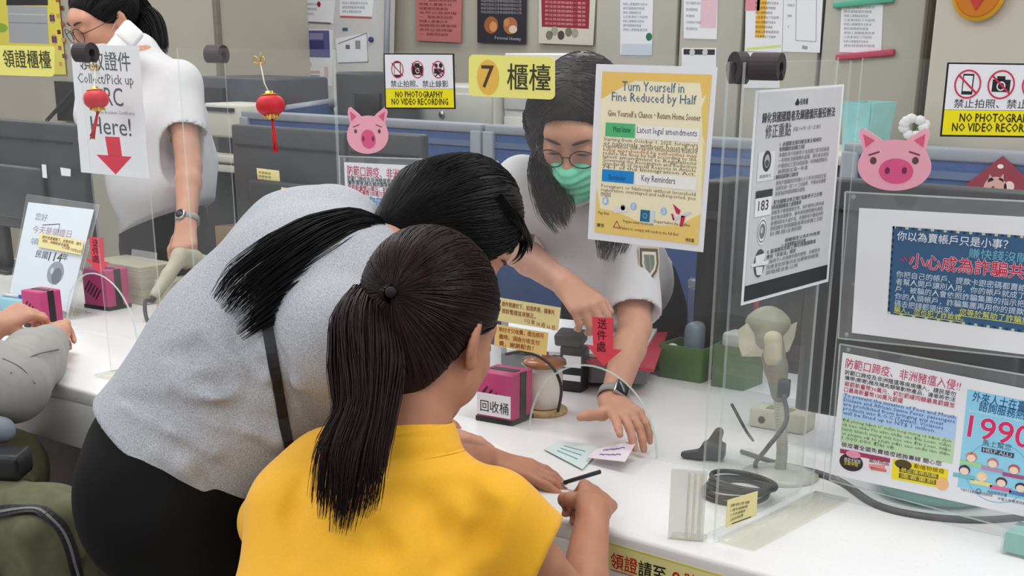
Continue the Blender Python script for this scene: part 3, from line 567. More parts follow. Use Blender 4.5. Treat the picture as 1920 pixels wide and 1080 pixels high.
strip((1563, 10), (1676, -2), (96, 180, 150), 'green magnetic strip above the printed notice'); strip((1568, 108), (1677, 98), (190, 84, 104), 'red magnetic strip below the printed notice')
# whiteboard with pinned papers
wb = thing('whiteboard', at(637, 150, y=4.9), 'white notice board with grey frame and pinned papers', 'board')
WQ = PLANE_Y(4.9185)
P = [at(*c, y=4.92) for c in ((551, -60), (728, -60), (722, 218), (559, 206))]
MB().prism(P, (0, .05, 0)).build('board', mat('whiteboard_face', rgb(208, 207, 204), .4, noise=.02), wb)
for a, b in ((0, 3), (1, 2), (3, 2)): MB().tube([P[a], P[b]], .014, 6).build('board_frame', m_trim, wb)
G = 'papers on the whiteboard'
note([(557, -60), (634, -58), (624, 44), (563, 42)], WQ, 'white sheet with dark clip bar at top of whiteboard', tx(3, 566, 600, 10, 9), extra=lambda s: s.line([(564, 41), (620, 44)], 3, (110, 110, 110)).disc((598, 8), 5, (160, 50, 60)), group=G)
note([(637, -60), (706, -58), (697, 33), (637, 31)], WQ, 'white sheet with red bottom bar on whiteboard', tx(3, 642, 690, 8, 8), extra=lambda s: s.line([(638, 31), (697, 33)], 3, (190, 90, 80)), group=G)
note([(565, 54), (624, 56), (622, 161), (564, 158)], WQ, 'calendar sheet with purple night city picture', (), extra=lambda s: s.rect((567, 57), (619, 108), (92, 96, 150)).lay(1).rect((572, 76), (608, 92), (66, 66, 120)).rect((580, 62), (606, 74), (150, 140, 176)).lay(0).text('行事曆', (570, 124), (584, 125), 7, (130, 130, 136)).rect((568, 132), (600, 138), (224, 176, 150)).rect((574, 140), (600, 153), (150, 160, 196)).rect((608, 125), (616, 145), (226, 190, 196)), group=G)
note([(629, 72), (690, 62), (690, 116), (633, 118)], WQ, 'office floor plan sheet on the whiteboard right side', (), extra=lambda s: s.line([(634, 82), (688, 62), (690, 116), (634, 118)], 1.5, (120, 124, 134)).rect((648, 84), (656, 92), (110, 112, 120)).rect((666, 76), (676, 92), (150, 152, 160)).rect((642, 52), (652, 58), (70, 90, 130)), group=G)
for (u, v), c in (((697, 74), (70, 76, 120)),): 
    o = MB().lathe(at(u, v, y=4.919), [(.012, 0), (.012, .012), (.008, .014)], 14, (0, -1, 0)).build('round_magnet', ink(*c)); tag(o, 'round dark blue magnet on whiteboard right edge', 'magnet')
# yellow bulletin on the pillar at top left
s = Sheet('bulletin_sheet', WP, [(-60, -60), (104, -58), (124, 140), (-60, 138)], ink(238, 224, 96), 'yellow decorated bulletin behind the top left counter sign', 'poster')
s.poly([(12, -60), (88, -58), (90, 10), (12, 10)], (58, 56, 60)).poly([(14, 10), (88, 12), (92, 82), (18, 80)], (178, 180, 182)).lay(1)
for i in range(9): s.rect((104+(i % 2)*7+i*.8, -4+15*i), (111+(i % 2)*7+i*.8, 4+15*i), [(190, 96, 60), (120, 50, 44), (224, 160, 90)][i % 3])
s.line([(16, 26), (88, 28)], 2, (206, 208, 210)).line([(16, 42), (88, 44)], 2, (150, 152, 156)).disc((98, 34), 9, (214, 150, 150), ring=2).disc((102, 74), 9, (214, 150, 150), ring=2).rect((93, 28), (103, 40), (120, 84, 110)).rect((97, 68), (107, 80), (120, 84, 110)).disc((2, 52), 22, (150, 190, 70), ry=8); s.done('bulletin_print')
# ---------------------------------------------------------------- smooth bodies: distance fields turned into one closed surface
class SDF:
    def __init__(s): s.ops = []
    def op(s, f, lo, hi, k=.01, mode='u'): s.ops.append((f, np.asarray(lo, float), np.asarray(hi, float), k, mode)); return s
    def cap(s, a, b, ra, rb, k=.012, mode='u', fl=None):
        """tapered limb; fl=(axis, factor) squashes it along an axis"""
        a, b = np.asarray(a, float), np.asarray(b, float); ba = b-a; L = max(ba@ba, 1e-12)
        if fl is None:
            def f(P):
                q = P-a; t = np.clip(q@ba/L, 0, 1); return np.linalg.norm(q-t[:, None]*ba, axis=1)-(ra+(rb-ra)*t)
        else:
            ax, sc = nrm(fl[0]), fl[1]
            def f(P):
                q = P-a; t = np.clip(q@ba/L, 0, 1); w = q-t[:, None]*ba; h = w@ax; w = w+np.outer(h*(1/sc-1), ax)
                d = np.linalg.norm(w, axis=1)-(ra+(rb-ra)*t); return d*min(1, sc) if sc < 1 else d
        R = max(ra, rb)*(max(1, fl[1]) if fl else 1)
        return s.op(f, np.minimum(a, b)-R, np.maximum(a, b)+R, k, mode)
    def chain(s, pts, rs, k=.012, mode='u', fl=None):
        for i in range(len(pts)-1): s.cap(pts[i], pts[i+1], rs[i], rs[i+1], k, mode, fl)
        return s
    def ell(s, c, r, R=None, k=.012, mode='u'):
        c = np.asarray(c, float); r = np.asarray(r, float); R = np.eye(3) if R is None else np.asarray(R)
        def f(P):
            q = (P-c)@R; k0 = np.linalg.norm(q/r, axis=1); k1 = np.linalg.norm(q/(r*r), axis=1); return k0*(k0-1)/np.maximum(k1, 1e-9)
        e = np.sqrt(((R*r)**2).sum(1)); return s.op(f, c-e, c+e, k, mode)
    def box(s, c, h, R=None, r=.01, k=.012, mode='u'):
        c = np.asarray(c, float); h = np.asarray(h, float); R = np.eye(3) if R is None else np.asarray(R)
        def f(P):
            q = np.abs((P-c)@R)-(h-r); return np.linalg.norm(np.maximum(q, 0), axis=1)+np.minimum(q.max(1), 0)-r
        e = np.abs(R*h).sum(1); return s.op(f, c-e, c+e, k, mode)
    def cut(s, p, n, k=.0):
        p = np.asarray(p, float); n = nrm(n); return s.op(lambda P: (P-p)@n, (-1e9,)*3, (1e9,)*3, k, 'i')
    def wave(s, amp, freq, seed=0, n=5, dirs=None):
        r = np.random.RandomState(seed); D = r.randn(n, 3) if dirs is None else np.asarray(dirs, float); D = D/np.linalg.norm(D, axis=1, keepdims=True)*freq*(.6+.9*r.rand(len(D), 1)); ph = r.rand(len(D))*6.28
        def f(P):
            q = P+.035*np.sin(P[:, [1, 2, 0]]*freq*.6+ph[0]); return amp*np.mean(np.sin(q@D.T+ph), axis=1)
        return s.op(f, (-1e9,)*3, (1e9,)*3, 0, 'w')
    def ev(s, P, pad=None):
        d = np.full(len(P), 1., np.float64)
        for f, lo, hi, k, m in s.ops:
            if pad is None or m in 'iw': idx = slice(None); Q = P
            else:
                idx = np.nonzero(np.all((P > lo-pad-k) & (P < hi+pad+k), axis=1))[0]
                if not len(idx): continue
                Q = P[idx]
            b = f(Q); a = d[idx]
            if m == 'u':
                if k: h = np.maximum(k-np.abs(a-b), 0)/k; r = np.minimum(a, b)-h*h*k*.25
                else: r = np.minimum(a, b)
            elif m == 's':
                if k: h = np.maximum(k-np.abs(a+b), 0)/k; r = np.maximum(a, -b)+h*h*k*.25
                else: r = np.maximum(a, -b)
            elif m == 'i':
                if k: h = np.maximum(k-np.abs(a-b), 0)/k; r = np.maximum(a, b)+h*h*k*.25
                else: r = np.maximum(a, b)
            else: r = a+b
            d[idx] = r
        return d
    def bounds(s):
        L = [o for o in s.ops if o[4] == 'u']; return np.min([o[1] for o in L], 0)-.02, np.max([o[2] for o in L], 0)+.02
    def mesh(s, h, lo=None, hi=None, smooth=1):
        B = 8; l, u = s.bounds(); lo = l if lo is None else np.maximum(l, lo); hi = u if hi is None else np.minimum(u, hi)
        nb = np.ceil((hi-lo)/(h*B)).astype(int)+1; bi = np.stack(np.meshgrid(*[np.arange(n) for n in nb], indexing='ij'), -1).reshape(-1, 3)
        dc = s.ev(lo+(bi+.5)*B*h-h*.5); act = np.abs(dc) < B*h*.87*1.7+.012
        D = np.empty(nb*B, np.float32)
        D6 = D.reshape(nb[0], B, nb[1], B, nb[2], B)
        D6[...] = np.sign(dc).reshape(nb)[:, None, :, None, :, None]
        loc = np.stack(np.meshgrid(*[np.arange(B)]*3, indexing='ij'), -1).reshape(-1, 3)
        ab = bi[act]
        for i in range(0, len(ab), 600):
            q = ab[i:i+600]; P = (lo+(q[:, None, :]*B+loc[None])*h).reshape(-1, 3); v = s.ev(P, pad=h*4).reshape(-1, B, B, B)
            for t, w in zip(q, v): D6[t[0], :, t[1], :, t[2], :] = w
        S = D < 0; c = np.zeros(tuple(np.array(D.shape)-1), np.int8); X, Y, Z = D.shape
        for a in (0, 1):
            for b in (0, 1):
                for e in (0, 1): c += S[a:X-1+a, b:Y-1+b, e:Z-1+e]
        cells = np.argwhere((c > 0) & (c < 8)); idm = np.full(c.shape, -1, np.int32); idm[tuple(cells.T)] = np.arange(len(cells))
        acc = np.zeros((len(cells), 3)); cnt = np.zeros(len(cells)); cor = [(a, b, e) for a in (0, 1) for b in (0, 1) for e in (0, 1)]
        val = {q: D[cells[:, 0]+q[0], cells[:, 1]+q[1], cells[:, 2]+q[2]].astype(float) for q in cor}
        for q in cor:
            for ax in range(3):
                if q[ax] == 0:
                    r = list(q); r[ax] = 1; r = tuple(r); a, b = val[q], val[r]; m = (a < 0) != (b < 0); t = np.where(m, a/np.where(m, a-b, 1), 0)
                    p = np.array(q, float)[None].repeat(len(cells), 0); p[:, ax] += t; acc[m] += p[m]; cnt[m] += 1
        V = lo+(cells+acc/cnt[:, None])*h; F = []
        for ax in range(3):
            sl0 = [slice(None)]*3; sl1 = [slice(None)]*3; sl0[ax] = slice(0, -1); sl1[ax] = slice(1, None)
            A, Bq = S[tuple(sl0)], S[tuple(sl1)]; e = np.argwhere(A != Bq); o = [i for i in range(3) if i != ax]
            ok = (e[:, o[0]] > 0) & (e[:, o[1]] > 0) & (e[:, o[0]] < D.shape[o[0]]-1) & (e[:, o[1]] < D.shape[o[1]]-1); e = e[ok]
            if not len(e): continue
            ins = A[tuple(e.T)]; g = []
            for da, db in ((-1, -1), (0, -1), (0, 0), (-1, 0)):
                q = e.copy(); q[:, o[0]] += da; q[:, o[1]] += db; g.append(idm[tuple(q.T)])
            g = np.stack(g, 1); flip = ins if ax != 1 else ~ins; g[~flip] = g[~flip][:, ::-1]; F.append(g)
        F = np.concatenate(F); F = F[(F >= 0).all(1)]
        for _ in range(smooth):
            A = np.zeros_like(V); n = np.zeros(len(V))
            for i in range(4):
                a, b = F[:, i], F[:, (i+1) % 4]
                for x in range(3): A[:, x] += np.bincount(a, V[b, x], len(V)) + np.bincount(b, V[a, x], len(V))
                n += np.bincount(a, minlength=len(V))+np.bincount(b, minlength=len(V))
            V = V*.5+.5*A/np.maximum(n, 1)[:, None]
        return V, F
def surf(name, sdf, h, m, parent=None, loc=None, lo=None, hi=None, smooth=1, fmat=None):
    V, F = sdf.mesh(h, lo, hi, smooth); L = WL[parent.name] if parent is not None else (V3(*(V.min(0)+V.max(0))/2) if loc is None else np.asarray(loc, float))
    me = bpy.data.meshes.new(name); me.vertices.add(len(V)); me.vertices.foreach_set('co', (V-L).astype(np.float32).ravel())
    me.loops.add(F.size); me.loops.foreach_set('vertex_index', F.astype(np.int32).ravel()); me.polygons.add(len(F)); me.polygons.foreach_set('loop_start', np.arange(0, F.size, 4, dtype=np.int32))
    me.polygons.foreach_set('use_smooth', np.ones(len(F), bool))
    for mm in (m if isinstance(m, (list, tuple)) else [m]): me.materials.append(mm)
    if fmat is not None: me.polygons.foreach_set('material_index', fmat(V[F].mean(1)).astype(np.int32))
    me.update(calc_edges=True); me.validate(); o = bpy.data.objects.new(name, me); COL.objects.link(o)
    if parent is not None: o.parent = parent
    else: o.location = tuple(L)
    WL[o.name] = L; return o
# ---- anatomy
def add_head(B, c, R, s=1., ears=True):
    """head centred between the ears; R columns = person's right, forward, up"""
    def p(x, y, z): return c+R@(V3(x, y, z)*s)
    e = lambda x, y, z, a, b, d, k=.02, mode='u', R2=None: B.ell(p(x, y, z), V3(a, b, d)*s, R if R2 is None else R@R2, k*s, mode)
    e(0, -.012, .032, .073, .094, .084); e(0, .028, -.03, .058, .064, .078, .04); e(0, .062, -.088, .026, .026, .024, .035)
    for q in (-1, 1):
        e(q*.036, .055, -.022, .026, .03, .026, .03); e(q*.05, .02, -.062, .018, .035, .025, .03)
    e(0, .075, .038, .05, .022, .02, .03)
    for q in (-1, 1): e(q*.031, .1, .012, .019, .014, .011, .012, 's')
    B.cap(p(0, .088, .022), p(0, .108, -.018), .007*s, .0115*s, .014*s); B.cap(p(0, .108, -.018), p(0, .1, -.028), .011*s, .008*s, .006*s)
    for q in (-1, 1): B.ell(p(q*.012, .098, -.025), V3(.008, .01, .007)*s, R, .006*s)
    e(0, .092, -.052, .022, .009, .0055, .006); e(0, .09, -.062, .018, .009, .006, .005); e(0, .1, -.0565, .024, .007, .0016, .003, 's')
    for q in (-1, 1): e(q*.031, .086, .012, .0155, .013, .0125, .004)
    if ears:
        for q in (-1, 1):
            R2 = rotz(q*.45); e(q*.079, -.012, -.006, .008, .020, .035, .007, 'u', R2); e(q*.089, -.008, -.002, .006, .011, .022, .004, 's', R2); e(q*.078, -.002, -.037, .007, .010, .011, .006, 'u', R2)
def add_hand(B, w, d, n, thumb, s=1., curl=(.3, .3, .3, .3), curl2=None, thumb_pose=(.6, .25), spread=.06, kn=.0):
    """w wrist, d finger direction, n back-of-hand normal, thumb = +1/-1 side along cross(d, n); curl = knuckle bend per finger (index first)"""
    d = nrm(d); n = nrm(np.asarray(n)-d*np.dot(n, d)); x = np.cross(d, n)*thumb
    P = lambda a, b, c: w+(x*a+d*b+n*c)*s
    fl = (n, .82)
    for xi, xe, L in ((.017, .031, .088), (.007, .0105, .091), (-.005, -.010, .087), (-.015, -.029, .079)):
        B.cap(P(xi, .008, 0), P(xe, L, 0), .0165*s, .0125*s, .012*s, fl=fl)
    B.cap(P(.004, -.02, 0), P(.004, .02, 0), .024*s, .024*s, .015*s, fl=(n, .72))
    tips = []
    for i, (xe, L, l1, l2, l3, r) in enumerate(((.031, .088, .041, .025, .021, .0098), (.0105, .091, .046, .028, .022, .0100), (-.010, .087, .042, .027, .022, .0096), (-.029, .079, .034, .021, .019, .0086))):
        sp = spread*(1.2, .3, -.5, -1.3)[i]; a1 = curl[i]; a2 = (curl2[i] if curl2 else a1*1.1); q = P(xe, L, kn); ang = a1; pts = [q]
        fd = nrm(d+x*math.tan(sp))
        for l, a in ((l1, 0), (l2, a2), (l3, a2*.7)):
            ang += a; pts.append(pts[-1]+(fd*math.cos(ang)-n*math.sin(ang))*l*s)
        B.chain(pts, [r*1.08*s, r*s, r*.92*s, r*.80*s], k=.004*s); tips.append(pts[-1])
    o, f = thumb_pose
    t0 = P(.016, .016, -.006); t1 = P(.040, .040, -.012-.02*f); v = nrm(x*math.sin(o)+d*math.cos(o)-n*f); v2 = nrm(v+d*.35-x*.25-n*f*.5)
    B.chain([t0, t1, t1+v*.034*s, t1+v*.034*s+v2*.028*s], [.0165*s, .0135*s, .0118*s, .0092*s], k=.007*s); tips.append(t1+v*.034*s+v2*.028*s)
    return tips
def add_arm(B, sh, el, wr, r=(.048, .038, .041, .026), k=.012):
    m = (sh+el)/2; f = el+(wr-el)*.28
    B.chain([sh, m, el], [r[0], r[0]*.93, r[1]], k=k); B.chain([el, f, wr], [r[1], r[2], r[3]], k=k)
# ---- hair
def strands(mb, paths, r0, n=3, taper=True):
    """paths (N, K, 3) -> thin tubes"""
    N, Kk, _ = paths.shape; T = np.gradient(paths, axis=1); T /= np.maximum(np.linalg.norm(T, axis=2, keepdims=True), 1e-9)
    ref = np.tile(V3(.31, .52, .79), (N, Kk, 1)); u = np.cross(T, ref); u /= np.maximum(np.linalg.norm(u, axis=2, keepdims=True), 1e-9); w = np.cross(T, u)
    t = np.linspace(0, 1, Kk); rr = r0*(1-.75*np.clip((t-.55)/.45, 0, 1)) if taper else np.full(Kk, r0); rr = rr[None, :, None]
    V = np.stack([paths+rr*(math.cos(a)*u+math.sin(a)*w) for a in np.arange(n)*2*math.pi/n], 2).reshape(-1, 3)
    F = []
    i = np.arange(Kk-1)[:, None]; j = np.arange(n)[None]
    base = np.stack([i*n+j, i*n+(j+1) % n, (i+1)*n+(j+1) % n, (i+1)*n+j], -1).reshape(-1, 4)
    F = (np.arange(N)[:, None, None]*Kk*n+base[None]).reshape(-1, 4)
    return V, F
def meshfrom(name, V, F, m, parent):
    L = WL[parent.name]; me = bpy.data.meshes.new(name); me.vertices.add(len(V)); me.vertices.foreach_set('co', (V-L).astype(np.float32).ravel())
    k = F.shape[1]; me.loops.add(F.size); me.loops.foreach_set('vertex_index', F.astype(np.int32).ravel()); me.polygons.add(len(F)); me.polygons.foreach_set('loop_start', np.arange(0, F.size, k, dtype=np.int32))
    me.polygons.foreach_set('use_smooth', np.ones(len(F), bool)); me.materials.append(m); me.update(calc_edges=True)
    o = bpy.data.objects.new(name, me); COL.objects.link(o); o.parent = parent; WL[o.name] = L; return o
def sgrad(S, P, e=.002):
    g = np.stack([S.ev(P+np.eye(3)[i]*e)-S.ev(P-np.eye(3)[i]*e) for i in range(3)], 1); return g/np.maximum(np.linalg.norm(g, axis=1, keepdims=True), 1e-9)
def combed(S, roots, target, K=11, seed=0, lift=.0006, wob=.12, stop=.02):
    """strands lying on field S, running from each root towards target (point or function of P)"""
    r = np.random.RandomState(seed); P = roots.copy(); L = None; out = []; off = r.rand(len(P))*lift*3+lift*.2
    if not callable(target): tl = np.linalg.norm(P-target, axis=1)*1.12
    else: tl = np.full(len(P), target.length)
    wv = r.randn(len(P), 3)*wob
    for i in range(K):
        g = sgrad(S, P); P = P-g*(S.ev(P)-off)[:, None]; out.append(P.copy())
        v = (target-P) if not callable(target) else target(P); dist = np.linalg.norm(v, axis=1, keepdims=True); v = v/np.maximum(dist, 1e-6)
        v = v+wv*(1-i/K); v = v-g*np.sum(v*g, 1, keepdims=True); v /= np.maximum(np.linalg.norm(v, axis=1, keepdims=True), .15)
        stp = tl/(K-1)
        if not callable(target): stp = np.minimum(stp, dist[:, 0]*.9)
        P = P+v*stp[:, None]
    return np.stack(out, 1)
def roots_on(S, h, n, seed, keep=None):
    V, F = S.mesh(h, smooth=0); r = np.random.RandomState(seed); i = r.randint(0, len(F), n*3); P = V[F[i]].mean(1)+r.randn(len(i), 3)*h*.3
    if keep is not None: P = P[keep(P)]
    return P[:n]
def tail(center, widths, N, seed, K=16, ragged=.25, sp=1.0, flat=None):
    """a pony tail: N strands along a centre curve; widths per centre point (a, b) across flat axis and the other"""
    C = smoothcurve(center, 6); M = len(C); t = np.linspace(0, 1, M); Wd = np.asarray(widths, float); ts = np.linspace(0, 1, len(Wd)); r = np.random.RandomState(seed)
    T = np.gradient(C, axis=0); T /= np.linalg.norm(T, axis=1, keepdims=True); fa = nrm(flat if flat is not None else (0, 0, 1)); U = fa-T*(T@fa)[:, None]; U /= np.linalg.norm(U, axis=1, keepdims=True); Wv = np.cross(T, U)
    ang = r.rand(N)*6.283; rad = np.sqrt(r.rand(N)); ln = 1-ragged*r.rand(N)**1.6; nc = 9; ca = r.rand(nc)*6.283; cr = np.sqrt(r.rand(nc)); ci = np.argmin((rad*np.cos(ang))[:, None]*0+np.hypot((rad*np.cos(ang))[:, None]-(cr*np.cos(ca))[None], (rad*np.sin(ang))[:, None]-(cr*np.sin(ca))[None]), axis=1); ln = ln*(.86+.16*r.rand(nc))[ci]; out = np.zeros((N, K, 3)); dr = r.randn(N, 2)*.14
    for j in range(K):
        s_ = ln*j/(K-1)
        f = lambda Y: np.stack([np.interp(s_, t, Y[:, i]) for i in range(Y.shape[1])], 1)
        a = np.interp(s_, ts, Wd[:, 0])*sp; b = np.interp(s_, ts, Wd[:, 1])*sp
        x = rad*np.cos(ang)+dr[:, 0]*(j/(K-1))**2*1.5+.03*np.sin(5*s_*3+ang*3); y = rad*np.sin(ang)+dr[:, 1]*(j/(K-1))**2
        w_ = .45*max(0, (j/(K-1)-.45)/.55)**1.3; x = x*(1-w_)+w_*(cr*np.cos(ca))[ci]*1.15; y = y*(1-w_)+w_*(cr*np.sin(ca))[ci]*1.15
        out[:, j] = f(C)+f(U)*(x*a)[:, None]+f(Wv)*(y*b)[:, None]
    return out
m_skin = mat('skin_warm', rgb(186, 130, 104), .5, noise=.05, scale=30, sss=.12, spec=.35)
m_skin2 = mat('skin_light', rgb(198, 146, 122), .5, noise=.05, scale=30, sss=.12, spec=.35)
m_hair = mat('hair_black', rgb(13, 12, 14), .5, noise=.3, scale=60, spec=.22)
m_hair2 = mat('hair_dark_brown', rgb(34, 16, 19), .48, noise=.3, scale=60, spec=.22)
m_eye = mat('eye_white', rgb(225, 220, 215), .2); m_iris = mat('iris_dark', rgb(40, 26, 20), .15); m_brow = mat('brow_hair', rgb(50, 38, 36), .7)
def face_bits(t, c, R, s=1., lids=.6):
    p = lambda x, y, z: c+R@(V3(x, y, z)*s)
    for q in (-1, 1):
        MB().tube([p(q*(.031+.014*u), .1-.006*u*u+.0006*abs(u), .0085-.0035*abs(u)**2) for u in np.linspace(-1, 1, 7)], [.0005*s, .0012*s, .0016*s, .0017*s, .0016*s, .0012*s, .0005*s], 6).build('eyelash_line', m_iris, t)
        MB().tube([p(q*(.012+.036*u), .1-.012*u*u, .0305+.006*math.sin(u*2.2)) for u in np.linspace(0, 1, 7)], [.001*s, .0026*s, .003*s, .003*s, .0027*s, .002*s, .0008*s], 6).build('eyebrow', m_brow, t)
def glasses(t, c, R, s=1., col=None, rx=.024, rz=.019, y=.112):
    p = lambda x, yy, z: c+R@(V3(x, yy, z)*s); mb = MB(); m = col or mat('glasses_frame', rgb(60, 52, 52), .3, metal=.6)
    for q in (-1, 1):
        mb.tube([p(q*.033+rx*math.cos(a), y-.25*abs(q*.033+rx*math.cos(a))**1.35, .004+rz*math.sin(a)) for a in np.linspace(0, 2*math.pi, 28)], .0013*s, 6)
        mb.tube([p(q*.056, y-.006, .008), p(q*.074, y-.04, .008), p(q*.079, .0, .006), p(q*.078, -.02, -.004)], .0012*s, 6)
    mb.tube([p(-.010, y-.0005, .008), p(0, y+.002, .011), p(.010, y-.0005, .008)], .0012*s, 6)
    g = mb.build('glasses', m, t)
    ln = MB()
    for q in (-1, 1): ln.add([p(q*.033+rx*math.cos(a), y-.25*abs(q*.033+rx*math.cos(a))**1.35, .004+rz*math.sin(a)) for a in np.linspace(0, 2*math.pi, 24, endpoint=False)], [tuple(range(24))], 0, False)
    o = ln.build('lens', clear('lens_glass', (.96, .96, .97), haze=.02, gloss=1.2), g); o.parent = g; return g
# ---------------------------------------------------------------- people
def hit(S, u, v, d0=1.4, n=70, off=0.):
    """first point of field S along the view through (u, v)"""
    d = nrm(ray(u, v)); P = CAM+d*d0
    for _ in range(n): P = P+d*max(-.02, min(.08, .8*(float(S.ev(P[None])[0])-off)))
    return P
def hairline(c, R, s=1., pts=((-.13, -.10), (-.06, -.085), (-.02, -.03), (.02, .0), (.055, .05), (.12, .082)), k=.012):
    ys, zs = np.array(pts).T
    def f(P):
        q = (P-c)@R/s; return (np.interp(q[:, 1], ys, zs)-q[:, 2])*.75*s
    return f
def haircap(c, R, s, r, ctr=(0, -.02, .035), pts=None, extra=None):
    H = SDF(); H.ell(c+R@(V3(*ctr)*s), V3(*r)*s, R, .0)
    if extra: extra(H)
    f = hairline(c, R, s, pts) if pts else hairline(c, R, s); H.op(f, (-9e9,)*3, (9e9,)*3, .012*s, 'i'); return H
def ribbon(name, pts, nrmls, w, th, m, parent):
    P = np.asarray(pts); T = np.gradient(P, axis=0); T /= np.linalg.norm(T, axis=1, keepdims=True); S = np.cross(T, nrmls); S /= np.linalg.norm(S, axis=1, keepdims=True)
    mb = MB(); V = np.concatenate([P-S*w/2, P+S*w/2, P+S*w/2+nrmls*th, P-S*w/2+nrmls*th]); n = len(P)
    F = [tuple((k*n+i, k*n+i+1, ((k+1) % 4)*n+i+1, ((k+1) % 4)*n+i)) for k in range(4) for i in range(n-1)]
    mb.add(V, F, 0, False); return mb.build(name, m, parent)
m_yellow = mat('yellow_blouse', rgb(242, 178, 22), .75, noise=.03, scale=300, sheen=.15)
m_heather = mat('heather_grey_jersey', rgb(150, 152, 158), .9, scale=520, col2=rgb(192, 194, 200), ramp=(.36, .64), bump=.15)
m_pants = mat('black_trousers', rgb(11, 11, 12), .8, noise=.1, scale=80, spec=.2)
m_wshirt = mat('white_shirt', rgb(210, 208, 211), .8, noise=.02, scale=60)
m_olive = mat('olive_cotton', rgb(98, 98, 72), .85, noise=.09, scale=40)
m_jacket = mat('grey_jacket', rgb(158, 156, 152), .8, noise=.05, scale=30)
m_mint = mat('mint_mask', rgb(118, 212, 178), .7, noise=.02, scale=80)
m_watch = mat('watch_black_glass', rgb(22, 22, 26), .12); m_steel = mat('watch_steel', rgb(180, 180, 182), .3, metal=.9)
m_band = mat('watch_band', rgb(150, 148, 146), .5)
def wristwatch(c, arm, out, label, rw=.03, face=(.034, .040, .011), rnd=False):
    """watch on a wrist: c centre of wrist, arm = forearm direction, out = side of the face"""
    arm = nrm(arm); out = nrm(np.asarray(out)-arm*np.dot(out, arm)); x = np.cross(out, arm)
    t = thing('wristwatch', c, label, 'watch'); a = np.linspace(0, 2*math.pi, 41)
    mb = MB(); R_ = np.stack([x, arm, out], 1); n = 40; prof = []
    V = []; F = []
    for q in range(n):
        u = math.cos(a[q])*x*rw*1.08+math.sin(a[q])*out*rw*.95; w = nrm(u)
        for (hh, rr) in ((-.010, 0), (.010, 0), (.010, .0028), (-.010, .0028)): V.append(c+u+w*rr+arm*hh)
    for q in range(n):
        for k in range(4): F.append((q*4+k, q*4+(k+1) % 4, ((q+1) % n)*4+(k+1) % 4, ((q+1) % n)*4+k))
    mb.add(V, F, 0, True); mb.build('watch_band', m_band, t)
    f = c+out*(rw*.95+.004)
    if rnd:
        b = MB().lathe(f-out*.004, [(.0165, 0), (.0185, .003), (.0185, .009), (.016, .011)], 28, out).build('watch_case', m_steel, t); g = MB().lathe(f+out*.0065, [(.0145, 0), (.0145, .0012)], 28, out).build('watch_face', m_watch, b)
    else:
        b = MB().box(f, face, R_, bev=.006, seg=3).build('watch_case', m_steel, t); g = MB().box(f+out*.0052, (face[0]*.86, face[1]*.86, .002), R_, bev=.0009).build('watch_face', m_watch, b)
    return t
# ================= seated woman in the yellow blouse
hc = at(808, 622, d=2.02); R = frame((-.13, .85, -.50)); ax = R; sY = 1.08
T = thing('person', (-1.42, 1.25, .0), 'person seated in front in yellow blouse with long dark ponytail, writing', 'person')
Rs, Ls, Nb = at(915, 965, d=1.98), at(628, 898, d=2.12), at(776, 836, d=2.0)
Rel, Rwr = at(1088, 1150, d=2.14), at(1113, 955, d=2.3); Rk = at(1140, 880, z=.835)
Lwr, Lel = at(915, 862, z=.824), at(790, 866, d=2.36)
pel = V3(-1.36, 1.12, .55); dn = nrm(pel-(Rs+Ls)/2); rx = nrm(Rs-Ls); bk = nrm(np.cross(rx, dn)); ch = (Rs+Ls)/2+dn*.12; TR = np.stack([rx, np.cross(-dn, rx), -dn], 1)
B = SDF(); add_head(B, hc, R, sY); B.cap(hc+R@V3(0, -.03, -.07), Nb, .054, .058, .03)
B.ell(ch, (.15, .095, .16), TR, .04); B.ell(pel, (.16, .11, .15), None, .04); B.cap(ch, pel, .11, .12, .05); B.cap(Rs, Ls, .045, .045, .05)
add_arm(B, Rs, Rel, Rwr, (.045, .038, .039, .0265)); add_arm(B, Ls, Lel, Lwr, (.045, .037, .038, .026))
add_hand(B, Rwr, Rk-Rwr, V3(.62, -.30, .62), -1, .96, (1.05, 1.1, 1.15, 1.2), (1.1, 1.15, 1.2, 1.25), (.25, .5), .03)
Ld = at(1040, 893, z=.80)-Lwr; add_hand(B, Lwr, Ld, (0, -.15, 1), 1, .98, (.16, .2, .22, .2), (.22, .25, .25, .25), (.35, .15), .10)
kn = [pel+V3(s*.09, .44, -.04) for s in (-1, 1)]
for s_, k_ in zip((-1, 1), kn): B.chain([pel+V3(s_*.08, .02, -.03), k_, k_+V3(0, -.02, -.43)], [.085, .06, .04]); B.chain([k_+V3(0, -.04, -.44), k_+V3(0, .12, -.46)], [.035, .03])
surf('body', B, .0042, m_skin, T)
G = SDF(); G.ell(ch+dn*.0, (.185, .128, .19), TR, .05); G.chain([ch, ch+dn*.2, pel], [.135, .165, .185], .06); G.cap(Rs, Ls, .062, .062, .05)
G.chain([Rs, at(1010, 1075, d=2.05)], [.066, .086], .04); G.chain([Ls, at(520, 985, d=2.16)], [.07, .062], .05); G.chain([Ls, Ls+(Lel-Ls)*.6], [.07, .075], .04)
G.chain([at(560, 965, d=2.04), at(560, 1090, d=2.02)], [.075, .07], .07)
na = nrm(hc+R@V3(0, -.03, -.09)-Nb); G.cap(Nb-na*.04, Nb-na*.012, .085, .07, .03)
hd = nrm(Rel-Rs); hp = Rs+hd*.13+V3(0, 0, 0)
G.cap(Rs+hd*.12, Rs+hd*.34, .052, .07, .006, 's')
